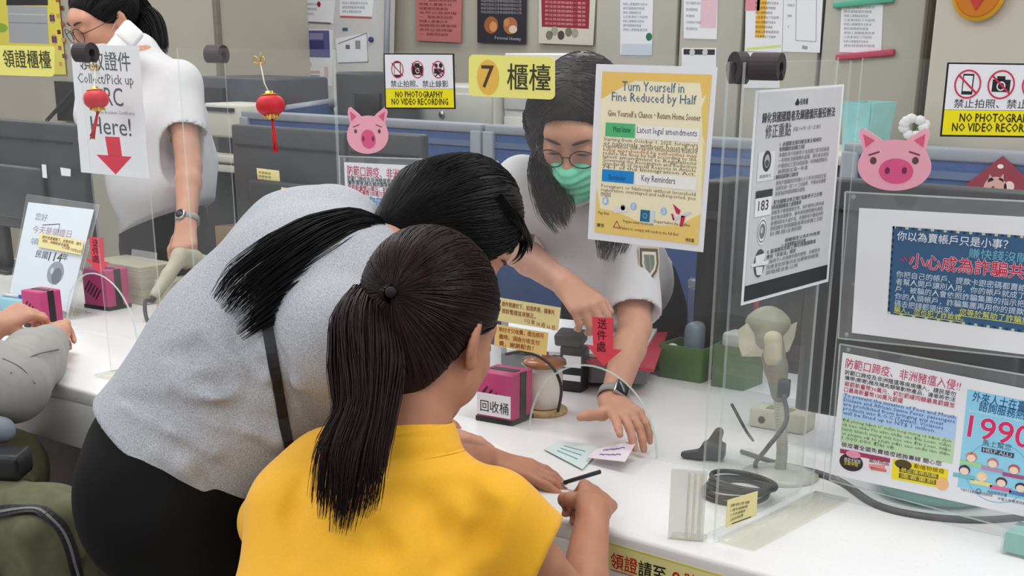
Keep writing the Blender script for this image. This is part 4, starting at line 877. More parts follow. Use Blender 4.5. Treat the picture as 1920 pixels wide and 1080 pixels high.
for q in (((872, 905), (900, 960), (905, 1040)), ((700, 985), (722, 1030), (728, 1085)), ((930, 960), (900, 1010), (840, 1060)), ((560, 900), (540, 960), (548, 1040)), ((800, 940), (830, 990), (835, 1060))):
    G.chain([hit(G, *w, off=.006) for w in q], [.003, .011, .003], .025, 's')
hn = nrm(R2*.90-U2*.40); G.cut(at(1041, 994, d=2.0), hn, .004); G.wave(.006, 26, 3, 6); G.cut(pel-V3(0, 0, .12), (0, 0, -1))
surf('blouse', G, .0055, m_yellow, T, lo=V3(-9, -9, .4))
MB().lathe(Nb, [(.076, -.03), (.070, -.006), (.065, .022), (.0635, .026), (.061, .026), (.06, .0), (.058, -.03)], 40, na).build('collar', m_yellow, T)
MB().lathe(Nb, [(.0735, -.018), (.0745, -.0165), (.0725, -.015)], 40, na).build('collar_seam', mat('yellow_seam', rgb(206, 146, 20), .8), T)
TRS = SDF(); TRS.ell(pel-V3(0, 0, .02), (.185, .15, .14), None, .03)
for s_, k_ in zip((-1, 1), kn): TRS.chain([pel+V3(s_*.08, .02, -.03), k_, k_+V3(0, -.02, -.36)], [.105, .08, .06], .02)
surf('trousers', TRS, .009, m_pants, T)
H = haircap(hc, R, sY, (.089, .108, .100), pts=((-.13, -.15), (-.075, -.132), (-.05, -.10), (-.03, -.045), (-.012, -.002), (.015, .014), (.05, .035), (.075, .055), (.12, .07)), extra=lambda H: H.ell(hc+R@V3(0, -.04, -.05)*sY, V3(.066, .062, .07)*sY, R, .04))
surf('hair', H, .004, m_hair2, T)
tie = hit(H, 738, 552)+R@V3(0, -.012, 0)
rt = roots_on(H, .008, 1500, 5, lambda P: ((P-hc)@R)[:, 2] > -.1); V, F = strands(None, combed(H, rt, tie, seed=2, wob=.05), .0009); meshfrom('combed_hair', V, F, m_hair2, T)
MB().ball(tie-R@V3(0, -.004, 0), (.008, .008, .008), R).build('hair_tie', mat('hair_tie_black', rgb(16, 14, 16), .8), T)
tc = [tie+R@V3(0, .012, 0), at(706, 552, d=1.97), at(684, 610, d=1.93), at(688, 690, d=1.90), at(686, 777, d=1.87), at(662, 854, d=1.85), at(652, 932, d=1.845), at(640, 1005, d=1.85)]
wd = [(.014, .014), (.032, .026), (.048, .034), (.053, .036), (.042, .03), (.052, .026), (.050, .02), (.042, .012)]
V, F = strands(None, tail(tc, wd, 1500, 3, ragged=.40, flat=R2), .0010); o = meshfrom('ponytail', V, F, m_hair2, T)
C_ = SDF(); cc = smoothcurve(tc[:6], 3); ww = np.interp(np.linspace(0, 1, len(cc)), np.linspace(0, 1, 6), [w[1]*q for w, q in zip(wd, (.3, .7, .75, .65, .45, .15))]); C_.chain(cc, ww, .01, fl=(R2, 1.7)); surf('ponytail_core', C_, .006, m_hair2, T)
pen_a = Rk+V3(-.03, .02, .035)
pn = thing('pen', Rk, 'pen held in the writing fist of the yellow bloused person', 'pen')
pt = at(1058, 905, z=CZ+.012); pd = nrm(pt-Rk)
MB().tube([pt-pd*.085, pt], .0042, 8).build('barrel', mat('pen_black', rgb(40, 40, 46), .4), pn); MB().tube([pt, pt+pd*.012], [.0042, .001], 8).build('tip', m_steel, pn)
st = thing('stool', (pel[0], pel[1], 0), 'round stool under the person in the yellow blouse', 'stool'); MB().lathe((pel[0], pel[1], .355), [(.17, 0), (.18, .01), (.18, .04), (.17, .05)], 28).build('seat', m_dgrey, st)
for a in range(4): MB().tube([V3(pel[0]+.12*math.cos(a*1.571+.78), pel[1]+.12*math.sin(a*1.571+.78), .38), V3(pel[0]+.18*math.cos(a*1.571+.78), pel[1]+.18*math.sin(a*1.571+.78), 0.)], .012, 8).build('leg', m_steel, st)
# ================= bending woman in the grey t-shirt
hc = at(846, 432, d=2.37); R = frame((.50, .40, -.72), (.6, .5, .6))
T = thing('person', (-1.98, 1.3, 0), 'person bending over the counter in heather grey t-shirt and black trousers', 'person')
P0, P1, P2, Nb = at(352, 848, d=2.36), at(462, 722, d=2.33), at(575, 595, d=2.31), at(705, 492, d=2.33)
Rs, Ls = at(625, 640, d=2.16), at(640, 480, d=2.47); ax_ = nrm(P2-P0)
Rel, Rwr = V3(-1.70, 1.62, .955), V3(-1.82, 1.96, .826); Lel, Lwr = Ls+V3(.0, .12, -.22), V3(-2.0, 2.04, .83)
B = SDF(); add_head(B, hc, R, 1.03); B.cap(hc+R@V3(0, -.03, -.07), Nb, .054, .06, .03)
B.chain([P0-ax_*.05, P1, P2], [.13, .12, .125], .05); B.cap(P2, Nb, .10, .06, .05); B.cap(Rs, Ls, .055, .055, .05)
add_arm(B, Rs, Rel, Rwr); add_arm(B, Ls, Lel, Lwr)
add_hand(B, Rwr, (.25, .8, -.12), (0, 0, 1), -1, .97, (.25,)*4, None, (.5, .2)); add_hand(B, Lwr, (.2, .8, -.12), (0, 0, 1), 1, .97, (.25,)*4, None, (.5, .2))
hipc = at(345, 905, d=2.37); fac = nrm(V3(.8, .6, 0)); sd = V3(fac[1], -fac[0], 0)
legs = []
for q in (1, -1):
    h0 = hipc+sd*q*.085+V3(0, 0, -.04); k0 = V3(hipc[0]+.13, hipc[1]+.08, .50)+sd*q*.095; a0 = V3(hipc[0]+.08, hipc[1]+.04, .09)+sd*q*.11; legs.append((h0, k0, a0))
    B.chain([h0, k0, a0], [.10, .062, .04], .02); B.chain([a0+V3(0, 0, -.045), a0+fac*.15+V3(0, 0, -.06)], [.042, .03])
surf('body', B, .0045, m_skin2, T)
G = SDF(); G.chain([P0-ax_*.06, P1, P2], [.178, .172, .172], .06); G.ell(P2+(Nb-P2)*.35, (.155, .155, .13), None, .08); G.cap(P2, P2+(Nb-P2)*.66, .13, .09, .05); G.cap(Rs, Ls, .088, .085, .06)
G.chain([at(420, 640, d=2.4), at(560, 470, d=2.42), at(640, 425, d=2.42)], [.10, .085, .06], .08)
sl = nrm(Rel-Rs); G.chain([Rs, Rs+sl*.20], [.10, .098], .014); G.cap(Rs+sl*.21, Rs+sl*.24, .07, .07, .002, 's'); sl2 = nrm(Lel-Ls); G.chain([Ls, Ls+sl2*.17], [.085, .08], .05)
# folds: long soft ridges
for a, b, r in (((250, 760), (400, 850), .012), ((330, 720), (480, 800), .014), ((380, 690), (560, 720), .014), ((500, 620), (520, 760), .012), ((470, 800), (560, 850), .014), ((300, 850), (380, 920), .01)):
    pa, pb = hit(G, *a, off=-.006), hit(G, *b, off=-.004); pm = hit(G, (a[0]+b[0])/2+8, (a[1]+b[1])/2-10, off=-.004); G.chain([pa, pm, pb], [.004, r, .004], .03)
for q in (((225, 742), (310, 768), (400, 828)), ((345, 770), (440, 775), (540, 812)), ((365, 720), (420, 712), (520, 740)), ((440, 640), (470, 690), (455, 760)), ((300, 660), (360, 655), (430, 690)), ((505, 600), (512, 680), (545, 760))):
    G.chain([hit(G, *w, off=.004) for w in q], [.004, .017, .004], .018, 's')
G.wave(.008, 24, 11, 6); hem = at(345, 858, d=2.36); G.cut(hem-ax_*.02, -ax_, .004); G.cap(hem-ax_*.1, hem-ax_*.01, .165, .165, .004, 's')
surf('t_shirt', G, .0055, m_heather, T)
PT = SDF(); PT.ell(hipc+V3(0, 0, .0), (.17, .17, .165), None, .04); PT.cap(hipc, P0, .155, .15, .05)
for h0, k0, a0 in legs: PT.ell(h0-fac*.045+V3(0, 0, .02), (.115, .115, .14), None, .03); PT.chain([h0, k0, a0], [.122, .085, .06], .02)
PT.wave(.004, 22, 5, 5); PT.cut(V3(0, 0, .1), (0, 0, -1)); surf('trousers', PT, .007, m_pants, T)
SH = SDF()
for h0, k0, a0 in legs: SH.chain([a0+V3(0, 0, -.04)-fac*.02, a0+fac*.17+V3(0, 0, -.05)], [.05, .04], .02)
SH.cut(V3(0, 0, .004), (0, 0, -1)); surf('shoes', SH, .008, m_black, T)
sp = smoothcurve([(498, 596), (506, 640), (516, 700), (528, 770), (542, 840), (556, 900)], 5); pts = np.array([hit(G, u, v, off=.003) for u, v in sp]); ribbon('bag_strap', pts, sgrad(G, pts), .017, .003, mat('strap_black', rgb(26, 28, 34), .6, noise=.3, scale=90), T)
H = haircap(hc, R, 1.0, (.096, .104, .108), ctr=(0, -.004, .03), pts=((-.14, -.15), (-.05, -.135), (.0, -.11), (.035, -.075), (.06, -.03), (.075, .03), (.13, .055)), extra=lambda H: H.cap(hc+R@V3(0, -.05, -.03), at(712, 428, d=2.31), .085, .022, .05))
surf('hair', H, .0045, m_hair, T)
tie = at(708, 428, d=2.29)
rt = roots_on(H, .008, 1700, 6); V, F = strands(None, combed(H, rt, tie, seed=3, K=12, wob=.05), .0009); meshfrom('combed_hair', V, F, m_hair, T)
tdir = nrm(at(660, 445, d=2.26)-tie); MB().lathe(tie-tdir*.004, [(.017, 0), (.021, .006), (.021, .02), (.018, .028)], 18, tdir).build('hair_tie', mat('hair_tie_black', rgb(16, 14, 16), .8), T)
tc = [tie, at(665, 438, d=2.24), at(608, 472, d=2.18), at(545, 515, d=2.14), at(482, 562, d=2.11), at(430, 612, d=2.11)]
wd = [(.018, .022), (.03, .044), (.034, .062), (.03, .066), (.026, .062), (.012, .045)]
V, F = strands(None, tail(tc, wd, 1300, 4, ragged=.36, flat=ray(600, 500)), .0010); meshfrom('ponytail', V, F, m_hair, T)
C_ = SDF(); cc = smoothcurve(tc[:5], 3); ww = np.interp(np.linspace(0, 1, len(cc)), np.linspace(0, 1, 5), [w[0]*q for w, q in zip(wd, (.7, .7, .6, .45, .15))]); C_.chain(cc, ww, .01, fl=(np.cross(nrm(ray(600, 500)), nrm(tc[3]-tc[0])), 1.5)); surf('ponytail_core', C_, .006, m_hair, T)
def lock(cent, w, n, seed, m, parent, name='loose_hair', r=.0009):
    V, F = strands(None, tail(cent, w, n, seed, ragged=.3, flat=R2), r); return meshfrom(name, V, F, m, parent)
lock([hit(H, 930, 370), hit(H, 962, 410, off=.004), at(982, 450, d=2.40), at(975, 480, d=2.39), at(950, 500, d=2.38)], [(.012, .004), (.010, .003), (.008, .003), (.006, .002), (.003, .002)], 60, 8, m_hair, T)
lock([hit(H, 955, 395), hit(H, 978, 425, off=.004), at(992, 455, d=2.42), at(990, 480, d=2.42)], [(.012, .003), (.009, .003), (.007, .002), (.004, .002)], 40, 9, m_hair, T)
face_bits(T, hc, R, 1.03)
# ================= leaning officer behind counter 7
s7 = 1.05; hc = at(1088, 243, d=2.97); R = frame((.30, -.80, -.50), (.05, -.1, 1))
T = thing('person', (-1.9, 3.1, 0), 'person in white uniform shirt, glasses and mint mask leaning over the counter', 'person')
Rs, Ls = at(982, 350, d=3.14), at(1180, 425, d=3.12); Nb = (Rs+Ls)/2+V3(-.0, -.0, .045); pel = V3(-2.14, 3.10, .93)
Lel, Lwr = at(1190, 615, d=3.05), at(1148, 752, d=2.90); Rel, Rwr = at(968, 468, d=3.20), at(1062, 535, d=3.02)
B = SDF(); add_head(B, hc, R, s7); B.cap(hc+R@V3(0, -.03, -.07), Nb, .05, .056, .03)
dn = nrm(pel-(Rs+Ls)/2); rx = nrm(Ls-Rs); ch = (Rs+Ls)/2+dn*.13; TR = np.stack([rx, np.cross(-dn, rx), -dn], 1)
B.ell(ch, (.14, .09, .16), TR, .04); B.cap(ch, pel, .11, .12, .05); B.cap(Rs, Ls, .042, .042, .05)
add_arm(B, Ls, Lel, Lwr, (.043, .037, .038, .0265)); add_arm(B, Rs, Rel, Rwr, (.043, .037, .037, .026))
Lh = at(1216, 812, z=.85)-Lwr
add_hand(B, Lwr+nrm(Lh)*.012, Lh, V3(-.30, .2, .9), 1, .97, (.05, .3, .45, .5), (.15, .3, .4, .45), (1.45, -.05), .16)
add_hand(B, Rwr, at(1108, 582, d=2.96)-Rwr, V3(.35, -.5, .7), 1*-1, .97, (.7, .8, .9, .95), (.8, .8, .9, .9), (.4, .4), .04)
for q in (-1, 1):
    h0 = pel+V3(q*.085, 0, -.05); B.chain([h0, h0+V3(0, .02, -.44), h0+V3(0, .05, -.83)], [.09, .06, .04]); B.chain([h0+V3(0, .05, -.84), h0+V3(0, -.1, -.85)], [.04, .03])
surf('body', B, .0042, m_skin2, T); face_bits(T, hc, R, s7)
gl_ = glasses(T, hc, R, s7, rx=.026, rz=.02)
M_SDF = SDF(); pM = lambda x, y, z: hc+R@(V3(x, y, z)*s7)
M_SDF.ell(pM(0, .045, -.05), V3(.064, .066, .066)*s7, R); M_SDF.cap(pM(0, .10, -.012), pM(0, .112, -.035), .016, .02, .03); M_SDF.ell(pM(0, .07, -.09), V3(.034, .035, .03)*s7, R, .03)
M_SDF.op(lambda P: (lambda q: np.maximum(q[:, 2]-(-.012-np.abs(q[:, 0])*.28+.004), np.maximum(-.116-q[:, 2], .006+np.abs(q[:, 2]+.05)*.25-q[:, 1])))((P-hc)@R/s7)*.8, (-9e9,)*3, (9e9,)*3, .004, 'i')
M_SDF.op(lambda P: .0016*np.sin(((P-hc)@R)[:, 2]*330), (-9e9,)*3, (9e9,)*3, 0, 'w'); surf('face_mask', M_SDF, .0032, m_mint, T)
for q in (-1, 1): MB().tube(smoothcurve([pM(q*.058, .03, -.03), pM(q*.073, .01, -.02), pM(q*.082, -.01, .01)], 5), .0012, 6).build('mask_loop', m_mint, T)
G = SDF(); G.ell(ch, (.172, .125, .18), TR, .04); G.chain([ch, pel], [.14, .15], .06); G.cap(Rs, Ls, .062, .062, .05)
for S_, E_, f in ((Ls, Lel, .92), (Rs, Rel, .80)): a = nrm(E_-S_); L_ = np.linalg.norm(E_-S_)*f; G.chain([S_, S_+a*L_], [.066, .060], .03); G.cap(S_+a*(L_+.03), S_+a*(L_+.09), .075, .08, .002, 's'); G.cap(S_+a*(L_-.06), S_+a*(L_+.05), .047, .053, .003, 's')
G.cap(Nb+V3(0, 0, .03), hc, .06, .07, .01, 's'); G.wave(.005, 30, 4, 6)
surf('uniform_shirt', G, .005, m_wshirt, T)
col_ = smoothcurve([Nb+rx*-.085+V3(0, .02, .02), Nb+rx*-.07+V3(.03, -.07, .015), Nb+V3(.03, -.11, -.03), Nb+rx*.07+V3(.03, -.07, .015), Nb+rx*.085+V3(0, .02, .02)], 6)
MB().tube(col_, .012, 8).build('collar', m_wshirt, T)
# sleeve patch
pc = hit(G, 1217, 497); g0 = sgrad(G, pc[None])[0]; s = Sheet.__new__(Sheet); s.p0, s.n = pc+g0*.003, nrm(g0*.6+nrm(-ray(1217, 497))*.4); s.U = nrm(np.cross((0, 0, 1.), s.n)); s.V = np.cross(s.n, s.U); s.mb = MB(); s.mats = []; s.ly = 0
for k, (sc_, c) in enumerate(((1., (206, 180, 150)), (.88, (86, 78, 74)), (.68, (222, 214, 190)), (.5, (110, 120, 110)))): s.lay(2*k).poly([(1217+a*sc_, 494+b*sc_) for a, b in ((-20, -33), (18, -31), (20, 0), (16, 18), (2, 38), (-14, 20), (-20, 0))], c)
s.lay(9).rect((1206, 478), (1210, 506), (206, 200, 180)).rect((1216, 474), (1220, 512), (206, 200, 180)).rect((1226, 480), (1229, 506), (206, 200, 180)); s.mb.build('sleeve_patch', s.mats, T)
PT = SDF(); PT.ell(pel, (.165, .13, .15), None, .04)
for q in (-1, 1): h0 = pel+V3(q*.085, 0, -.05); PT.chain([h0, h0+V3(0, .02, -.44), h0+V3(0, .05, -.80)], [.105, .08, .065], .02)
surf('trousers', PT, .009, m_pants, T)
m_hair3 = mat('hair_brown_black', rgb(44, 36, 36), .45, noise=.3, scale=60, spec=.3)
ph = lambda x, y, z: hc+R@(V3(x, y, z)*s7)
H = SDF(); H.ell(ph(0, -.022, .045), V3(.092, .112, .098)*s7, R)
for q in (-1, 1): H.chain([ph(q*.075, .01, .05), ph(q*.088, -.01, -.02), ph(q*.088, -.01, -.09)], [.03, .026, .024], .04)
H.op(hairline(hc, R, s7, ((-.14, -.13), (.02, -.13), (.034, .0), (.06, .055), (.09, .085), (.13, .09))), (-9e9,)*3, (9e9,)*3, .012, 'i')
surf('hair', H, .0045, m_hair3, T)
class _Dir:                                                          # combing direction: from the parting down the sides
    length = .2
    def __call__(s, P): q = (P-hc)@R; return (np.sign(q[:, 0])[:, None]*R[:, 0]*.6-R[:, 2]*.8-R[:, 1]*.35)*.3
rt = roots_on(H, .008, 1200, 7, lambda P: ((P-hc)@R)[:, 2] > .0); V, F = strands(None, combed(H, rt, _Dir(), seed=4, K=10), .0009); meshfrom('combed_hair', V, F, m_hair3, T)
for q, ends, n, sd_ in ((-1, [at(1035, 290, d=2.98), at(1030, 340, d=2.98), at(1045, 390, d=2.96), at(1062, 432, d=2.95)], 700, 1), (1, [at(1150, 330, d=2.98), at(1150, 400, d=2.96), at(1150, 450, d=2.95), at(1140, 492, d=2.94)], 500, 2)):
    cent = [ph(q*.06, .0, .07), ph(q*.09, .0, .0)]+ends; lock(cent, [(.03, .02), (.03, .03), (.034, .03), (.042, .03), (.042, .026), (.026, .014)], n, sd_, m_hair3, T, 'long_hair', .0011)
wristwatch(at(1148, 752, d=2.90)+nrm(Lel-Lwr)*.012, Lel-Lwr, V3(.75, -.3, .55), 'square black faced smartwatch on wrist reaching through the hand slot', .030)
# ================= standing officer on the telephone
hc = at(196, 38, d=4.42); R = frame((-.16, -.84, -.42), (0, 0, 1)); s2 = 1.08
T = thing('person', (-3.9, 3.05, 0), 'person standing at left in white short sleeved shirt, talking on telephone', 'person')
Ls, Nb = at(338, 158, d=4.40), at(262, 108, d=4.45); Rs = at(190, 150, d=4.55); Lel, Lwr = at(354, 312, d=4.38), at(350, 420, d=4.30); ch = at(288, 235, d=4.5); pel = at(310, 442, d=4.8)
B = SDF(); add_head(B, hc, R, s2); B.cap(hc+R@V3(0, -.03, -.07), Nb, .055, .06, .03); B.chain([ch, pel], [.12, .13], .05); B.cap(Ls, Rs, .045, .045, .04); B.cap(Nb, ch, .06, .12, .04)
add_arm(B, Ls, Lel, Lwr, (.048, .041, .041, .03)); Lh = at(346, 468, d=4.26)-Lwr
add_hand(B, Lwr, Lh, V3(.55, -.75, .2), 1, 1.0, (.7, .8, .85, .9), (.8, .9, 1., 1.), (.6, .5), .03)
ear = hc+R@(V3(.085, -.0, -.01)*s2); Rear = hc+R@(V3(-.085, 0, -.01)*s2)
Rel, Rwr = at(172, 262, d=4.42), at(200, 150, d=4.3)
B.chain([Rs, Rel], [.045, .04]); 
Lph = hc+R@(V3(-.093, .02, -.0)*s2)
for q in (-1, 1): h0 = pel+V3(q*.09, 0, -.05); B.chain([h0, h0+V3(0, .02, -.44), V3(h0[0], h0[1]+.03, .08)], [.09, .06, .04]); B.chain([V3(h0[0], h0[1]+.03, .05), V3(h0[0], h0[1]-.12, .04)], [.04, .03])
Rw2 = at(196, 158, d=4.28); add_arm(B, Rs, Rel, Rw2); add_hand(B, Rw2, at(205, 118, d=4.27)-Rw2, V3(-.4, -.8, .1), -1, 1., (.9,)*4, (.9,)*4, (.4, .4))
surf('body', B, .0055, m_skin2, T); face_bits(T, hc, R, s2); glasses(T, hc, R, s2, rx=.027, rz=.021)
mk = SDF(); pM = lambda x, y, z: hc+R@(V3(x, y, z)*s2); mk.ell(pM(0, .045, -.05), V3(.066, .068, .066)*s2, R); mk.cap(pM(0, .10, -.016), pM(0, .112, -.038), .015, .02, .03)
mk.op(lambda P: (lambda q: np.maximum(q[:, 2]-(-.02-np.abs(q[:, 0])*.25), np.maximum(-.116-q[:, 2], .0+np.abs(q[:, 2]+.05)*.2-q[:, 1])))((P-hc)@R/s2)*.8, (-9e9,)*3, (9e9,)*3, .004, 'i'); surf('face_mask', mk, .004, mat('white_mask', rgb(225, 228, 232), .7), T)
for q in (-1, 1): MB().tube([pM(q*.062, .03, -.03), pM(q*.082, -.01, .008)], .0012, 6).build('mask_loop', m_white, T)
G = SDF(); G.cap(Ls, Rs, .066, .066, .05); G.chain([at(280, 190, d=4.5), ch, at(300, 330, d=4.55), pel+V3(0, 0, .02)], [.15, .168, .165, .16], .06); G.chain([at(335, 190, d=4.62), at(352, 300, d=4.66), at(345, 370, d=4.66)], [.08, .085, .08], .06); G.cap(Nb-V3(0, 0, .02), Nb+V3(0, 0, .015), .085, .065, .03)
a = nrm(Lel-Ls); G.chain([Ls, Ls+a*.19], [.072, .07], .03); G.cap(Ls+a*.215, Ls+a*.27, .085, .09, .002, 's'); G.cap(Ls+a*.13, Ls+a*.24, .052, .06, .003, 's'); a = nrm(Rel-Rs); G.chain([Rs, Rs+a*.17], [.07, .07], .03)
G.wave(.006, 24, 8, 6); G.cut(pel+V3(0, 0, .05), nrm(V3(.35, .1, -1))); surf('uniform_shirt', G, .0065, m_wshirt, T)
PT = SDF(); PT.ell(pel, (.165, .14, .16), None, .04); PT.cap(pel, pel+(ch-pel)*.38, .148, .142, .04)
for q in (-1, 1): h0 = pel+V3(q*.09, 0, -.05); PT.chain([h0, h0+V3(0, .02, -.44), V3(h0[0], h0[1]+.03, .1)], [.11, .085, .065], .02)
surf('trousers', PT, .01, m_pants, T)
H = haircap(hc, R, s2, (.087, .106, .096), pts=((-.13, -.10), (-.04, -.08), (-.015, -.02), (.03, .0), (.055, .04), (.078, .075), (.12, .088))); surf('hair', H, .005, m_hair, T)
tie = hc+R@V3(0, -.115, .05)*s2
rt = roots_on(H, .009, 900, 8); V, F = strands(None, combed(H, rt, tie, seed=5), .001); meshfrom('combed_hair', V, F, m_hair, T)
lock([tie, at(258, 22, d=4.5), at(280, 55, d=4.5), at(288, 92, d=4.48), at(284, 118, d=4.46)], [(.03, .03), (.05, .045), (.055, .045), (.05, .04), (.03, .02)], 800, 10, m_hair, T, 'ponytail', .0014)
MB().ball(tie, .02).build('hair_tie', m_black, T)
wristwatch(at(351, 414, d=4.31), Lel-Lwr, V3(.4, -.9, .1), 'round dark watch on standing person\'s wrist above the hand scanner', .034, rnd=True)
hs = thing('telephone_handset', at(232, 68, d=4.36), 'white telephone handset held at standing person\'s ear', 'telephone')
A, Bp = at(243, 64, d=4.27), at(203, 112, d=4.24); dd = nrm(Bp-A); side = nrm(np.cross(dd, ray(230, 80))); RR = np.stack([dd, side, np.cross(dd, side)], 1)
MB().box((A+Bp)/2, (np.linalg.norm(Bp-A)+.05, .062, .03), RR, bev=.012, seg=3).build('grip', m_white, hs); MB().box(A+dd*.005, (.07, .07, .046), RR, bev=.014, seg=3).build('earpiece', m_white, hs)
# ================= seated customer cut by the left edge
T = thing('person', (-3.2, 1.35, 0), 'person at left edge in grey jacket and olive trousers, hands on counter', 'person')
pel = at(-150, 950, d=3.08); ch = at(-170, 760, d=3.2); Nb = at(-165, 610, d=3.28); hc = at(-165, 480, d=3.3); R = frame((-.1, .9, -.35)); Rs, Ls = at(-85, 675, d=3.1), at(-240, 670, d=3.45)
Rel, Rwr = at(15, 722, d=3.14), at(108, 628, d=3.56); Lel, Lwr = at(-110, 740, d=3.5), at(-8, 612, z=.87)
B = SDF(); add_head(B, hc, R); B.cap(hc+R@V3(0, -.03, -.07), Nb, .055, .06, .03); B.chain([ch, pel], [.12, .13], .05); B.cap(Nb, ch, .06, .12, .04); B.cap(Rs, Ls, .045, .045, .04)
add_arm(B, Rs, Rel, Rwr, (.05, .042, .044, .03)); add_arm(B, Ls, Lel, Lwr, (.05, .042, .044, .029))
add_hand(B, Rwr, at(100, 592, d=3.72)-Rwr, V3(.75, -.6, .35), -1, 1., (1.0, 1.05, 1.1, 1.2), (1., 1., 1.1, 1.1), (.2, .35), .03)
add_hand(B, Lwr, at(42, 585, z=.90)-Lwr, V3(.15, -.8, .5), 1, 1., (.75, .85, .9, .95), (.8, .8, .9, .9), (.3, .45), .03)
lg = []
fw2 = nrm(V3(-.25, .9, 0)); sd2 = V3(fw2[1], -fw2[0], 0)
for q in (-1, 1):
    h0 = pel+sd2*q*.09+V3(0, 0, -.02); k0 = at(95, 998, d=2.97) if q == 1 else h0+fw2*.36; lg.append((h0, k0, V3(k0[0], k0[1]-.02, .07))); B.chain(lg[-1], [.095, .065, .042]); B.chain([V3(k0[0], k0[1]-.06, .045), V3(k0[0], k0[1]+.08, .035)], [.04, .03])
surf('body', B, .005, m_skin2, T)
G = SDF(); G.chain([Nb-V3(0, 0, .05), ch, pel+V3(0, 0, .12)], [.10, .165, .165], .06); G.cap(Rs, Ls, .08, .08, .05); G.chain([Rs, Rel, Rel+(Rwr-Rel)*.5, Rel+(Rwr-Rel)*.80], [.085, .086, .072, .054], .03); G.chain([Ls, Lel, Lel+(Lwr-Lel)*.85], [.08, .07, .05], .03)
a = nrm(Rwr-Rel); G.cap(Rel+(Rwr-Rel)*.84, Rwr+a*.05, .04, .05, .002, 's'); G.cut(Rel+(Rwr-Rel)*.93, a, .003); G.wave(.010, 22, 9, 6); surf('jacket', G, .006, m_jacket, T)
for q in ([(20, 700), (60, 668), (110, 655)], [(5, 672), (40, 690), (66, 720)]): MB().tube(smoothcurve([hit(G, u, v, 2.2, off=.0) for u, v in q], 5), .0016, 5).build('jacket_seam', mat('seam_charcoal', rgb(96, 96, 98), .8), T)
PT = SDF(); PT.ell(pel-V3(0, 0, .02), (.185, .18, .17), None, .05)
for h0, k0, a0 in lg: PT.chain([h0, k0, a0], [.125, .10, .075], .03)
for a, b, r in (((60, 900), (150, 1040), .02), ((20, 930), (60, 1075), .022), ((100, 930), (165, 1000), .018)):
    PT.chain([hit(PT, *a, 2.2, off=-.004), hit(PT, (a[0]+b[0])/2+14, (a[1]+b[1])/2-8, 2.2, off=-.004), hit(PT, *b, 2.2, off=-.004)], [.004, r, .004], .035)
PT.wave(.010, 20, 12, 6); surf('trousers', PT, .007, m_olive, T)
H = haircap(hc, R, 1., (.088, .107, .1)); surf('hair', H, .006, m_hair, T)
SH = SDF(); SH.cap(at(-90, 800, d=3.06), at(4, 806, d=3.06), .05, .03); surf('shirt_hem', SH, .006, mat('blue_grey_cotton', rgb(128, 136, 146), .85), T)
SH = SDF(); SH.box(at(-10, 868, d=3.0), (.07, .05, .03), frame((-.6, .75, 0)), .012); surf('waist_pouch', SH, .006, m_black, T)
sp = smoothcurve([(-20, 962), (30, 957), (75, 958), (112, 985), (133, 1030), (146, 1085)], 5); pts = np.array([hit(PT, u, v, 2.2, off=.004) for u, v in sp]); N_ = sgrad(PT, pts)
ribbon('bag_strap', pts, N_, .026, .004, mat('strap_black', rgb(26, 28, 34), .6), T); ribbon('strap_stripe', pts+N_*.004, N_, .006, .0015, mat('strap_grey', rgb(120, 118, 122), .6), T)
st = thing('stool', (pel[0], pel[1], 0), 'stool under the person in olive trousers', 'stool'); zs = pel[2]-.25; MB().lathe((pel[0], pel[1], zs), [(.17, 0), (.18, .01), (.18, .035), (.17, .045)], 28).build('seat', m_dgrey, st); MB().lathe((pel[0], pel[1], 0), [(.2, 0), (.2, .02), (.03, .04), (.03, zs)], 20).build('pedestal', m_black, st)
# ---------------------------------------------------------------- things on and behind the counter
m_mag = mat('magenta_plastic', rgb(190, 62, 118), .45, noise=.04); m_magd = mat('magenta_side', rgb(176, 52, 106), .5, noise=.04)
def ticket_box(p, ang, label, w=.095, d=.085, h=.105, text=None):
    t = thing('ticket_box', p, label, 'box', 'magenta number ticket boxes'); R = rotz(ang); c = np.asarray(p, float)
    MB().box(c+V3(0, 0, h/2+.008), (w, d, h), R, bev=.004).build('box_body', m_mag, t); MB().box(c+V3(0, 0, .006), (w+.004, d+.004, .012), R, bev=.002).build('base', m_black, t)
    MB().box(c+R@V3(w/2+.0005, 0, h/2+.01), (.003, d*.28, h*.98), R).build('side_strip', m_black, t)
    mb = MB()
    for i in range(5): mb.box(c+R@V3(-w*.2+i*.012-.012, -d/2-.0003, h*.62-.006*i), (.004, .002, .04), R@np.array([[math.cos(.7), 0, math.sin(.7)], [0, 1, 0], [-math.sin(.7), 0, math.cos(.7)]]))
    mb.build('vent_slots', m_black, t); MB().box(c+V3(0, 0, h+.0085), (w*.7, d*.25, .002), R).build('ticket_slot', m_black, t)
    if text:
        q = c+R@V3(0, -d/2-.001, 0); s = Sheet.__new__(Sheet); s.p0, s.n = q, R@V3(0, -1, 0); s.U = nrm(np.cross((0, 0, 1.), s.n)); s.V = np.cross(s.n, s.U); s.mb = MB(); s.mats = []; s.ly = 0
        A = q+R@V3(-w*.46, -.001, .016); mb = MB(); mb.prism([A, A+R@V3(w*.92, 0, 0), A+R@V3(w*.92, 0, .05), A+R@V3(0, 0, .05)], R@V3(0, .001, 0)); lb = mb.build('paper_label', m_paper, t)
        v, f = textmesh(text); mn, mx = v.min(0), v.max(0); vv = (v-mn)/(mx-mn); s.mb.add(A+R@V3(.008, -.0006, .008)+(vv[:, :1]*w*.78)*(R@V3(1, 0, 0))+vv[:, 1:]*.026*V3(0, 0, 1), f, s.mi((40, 40, 46)), False)
        o = s.mb.build('lettering', s.mats, lb)
    return t
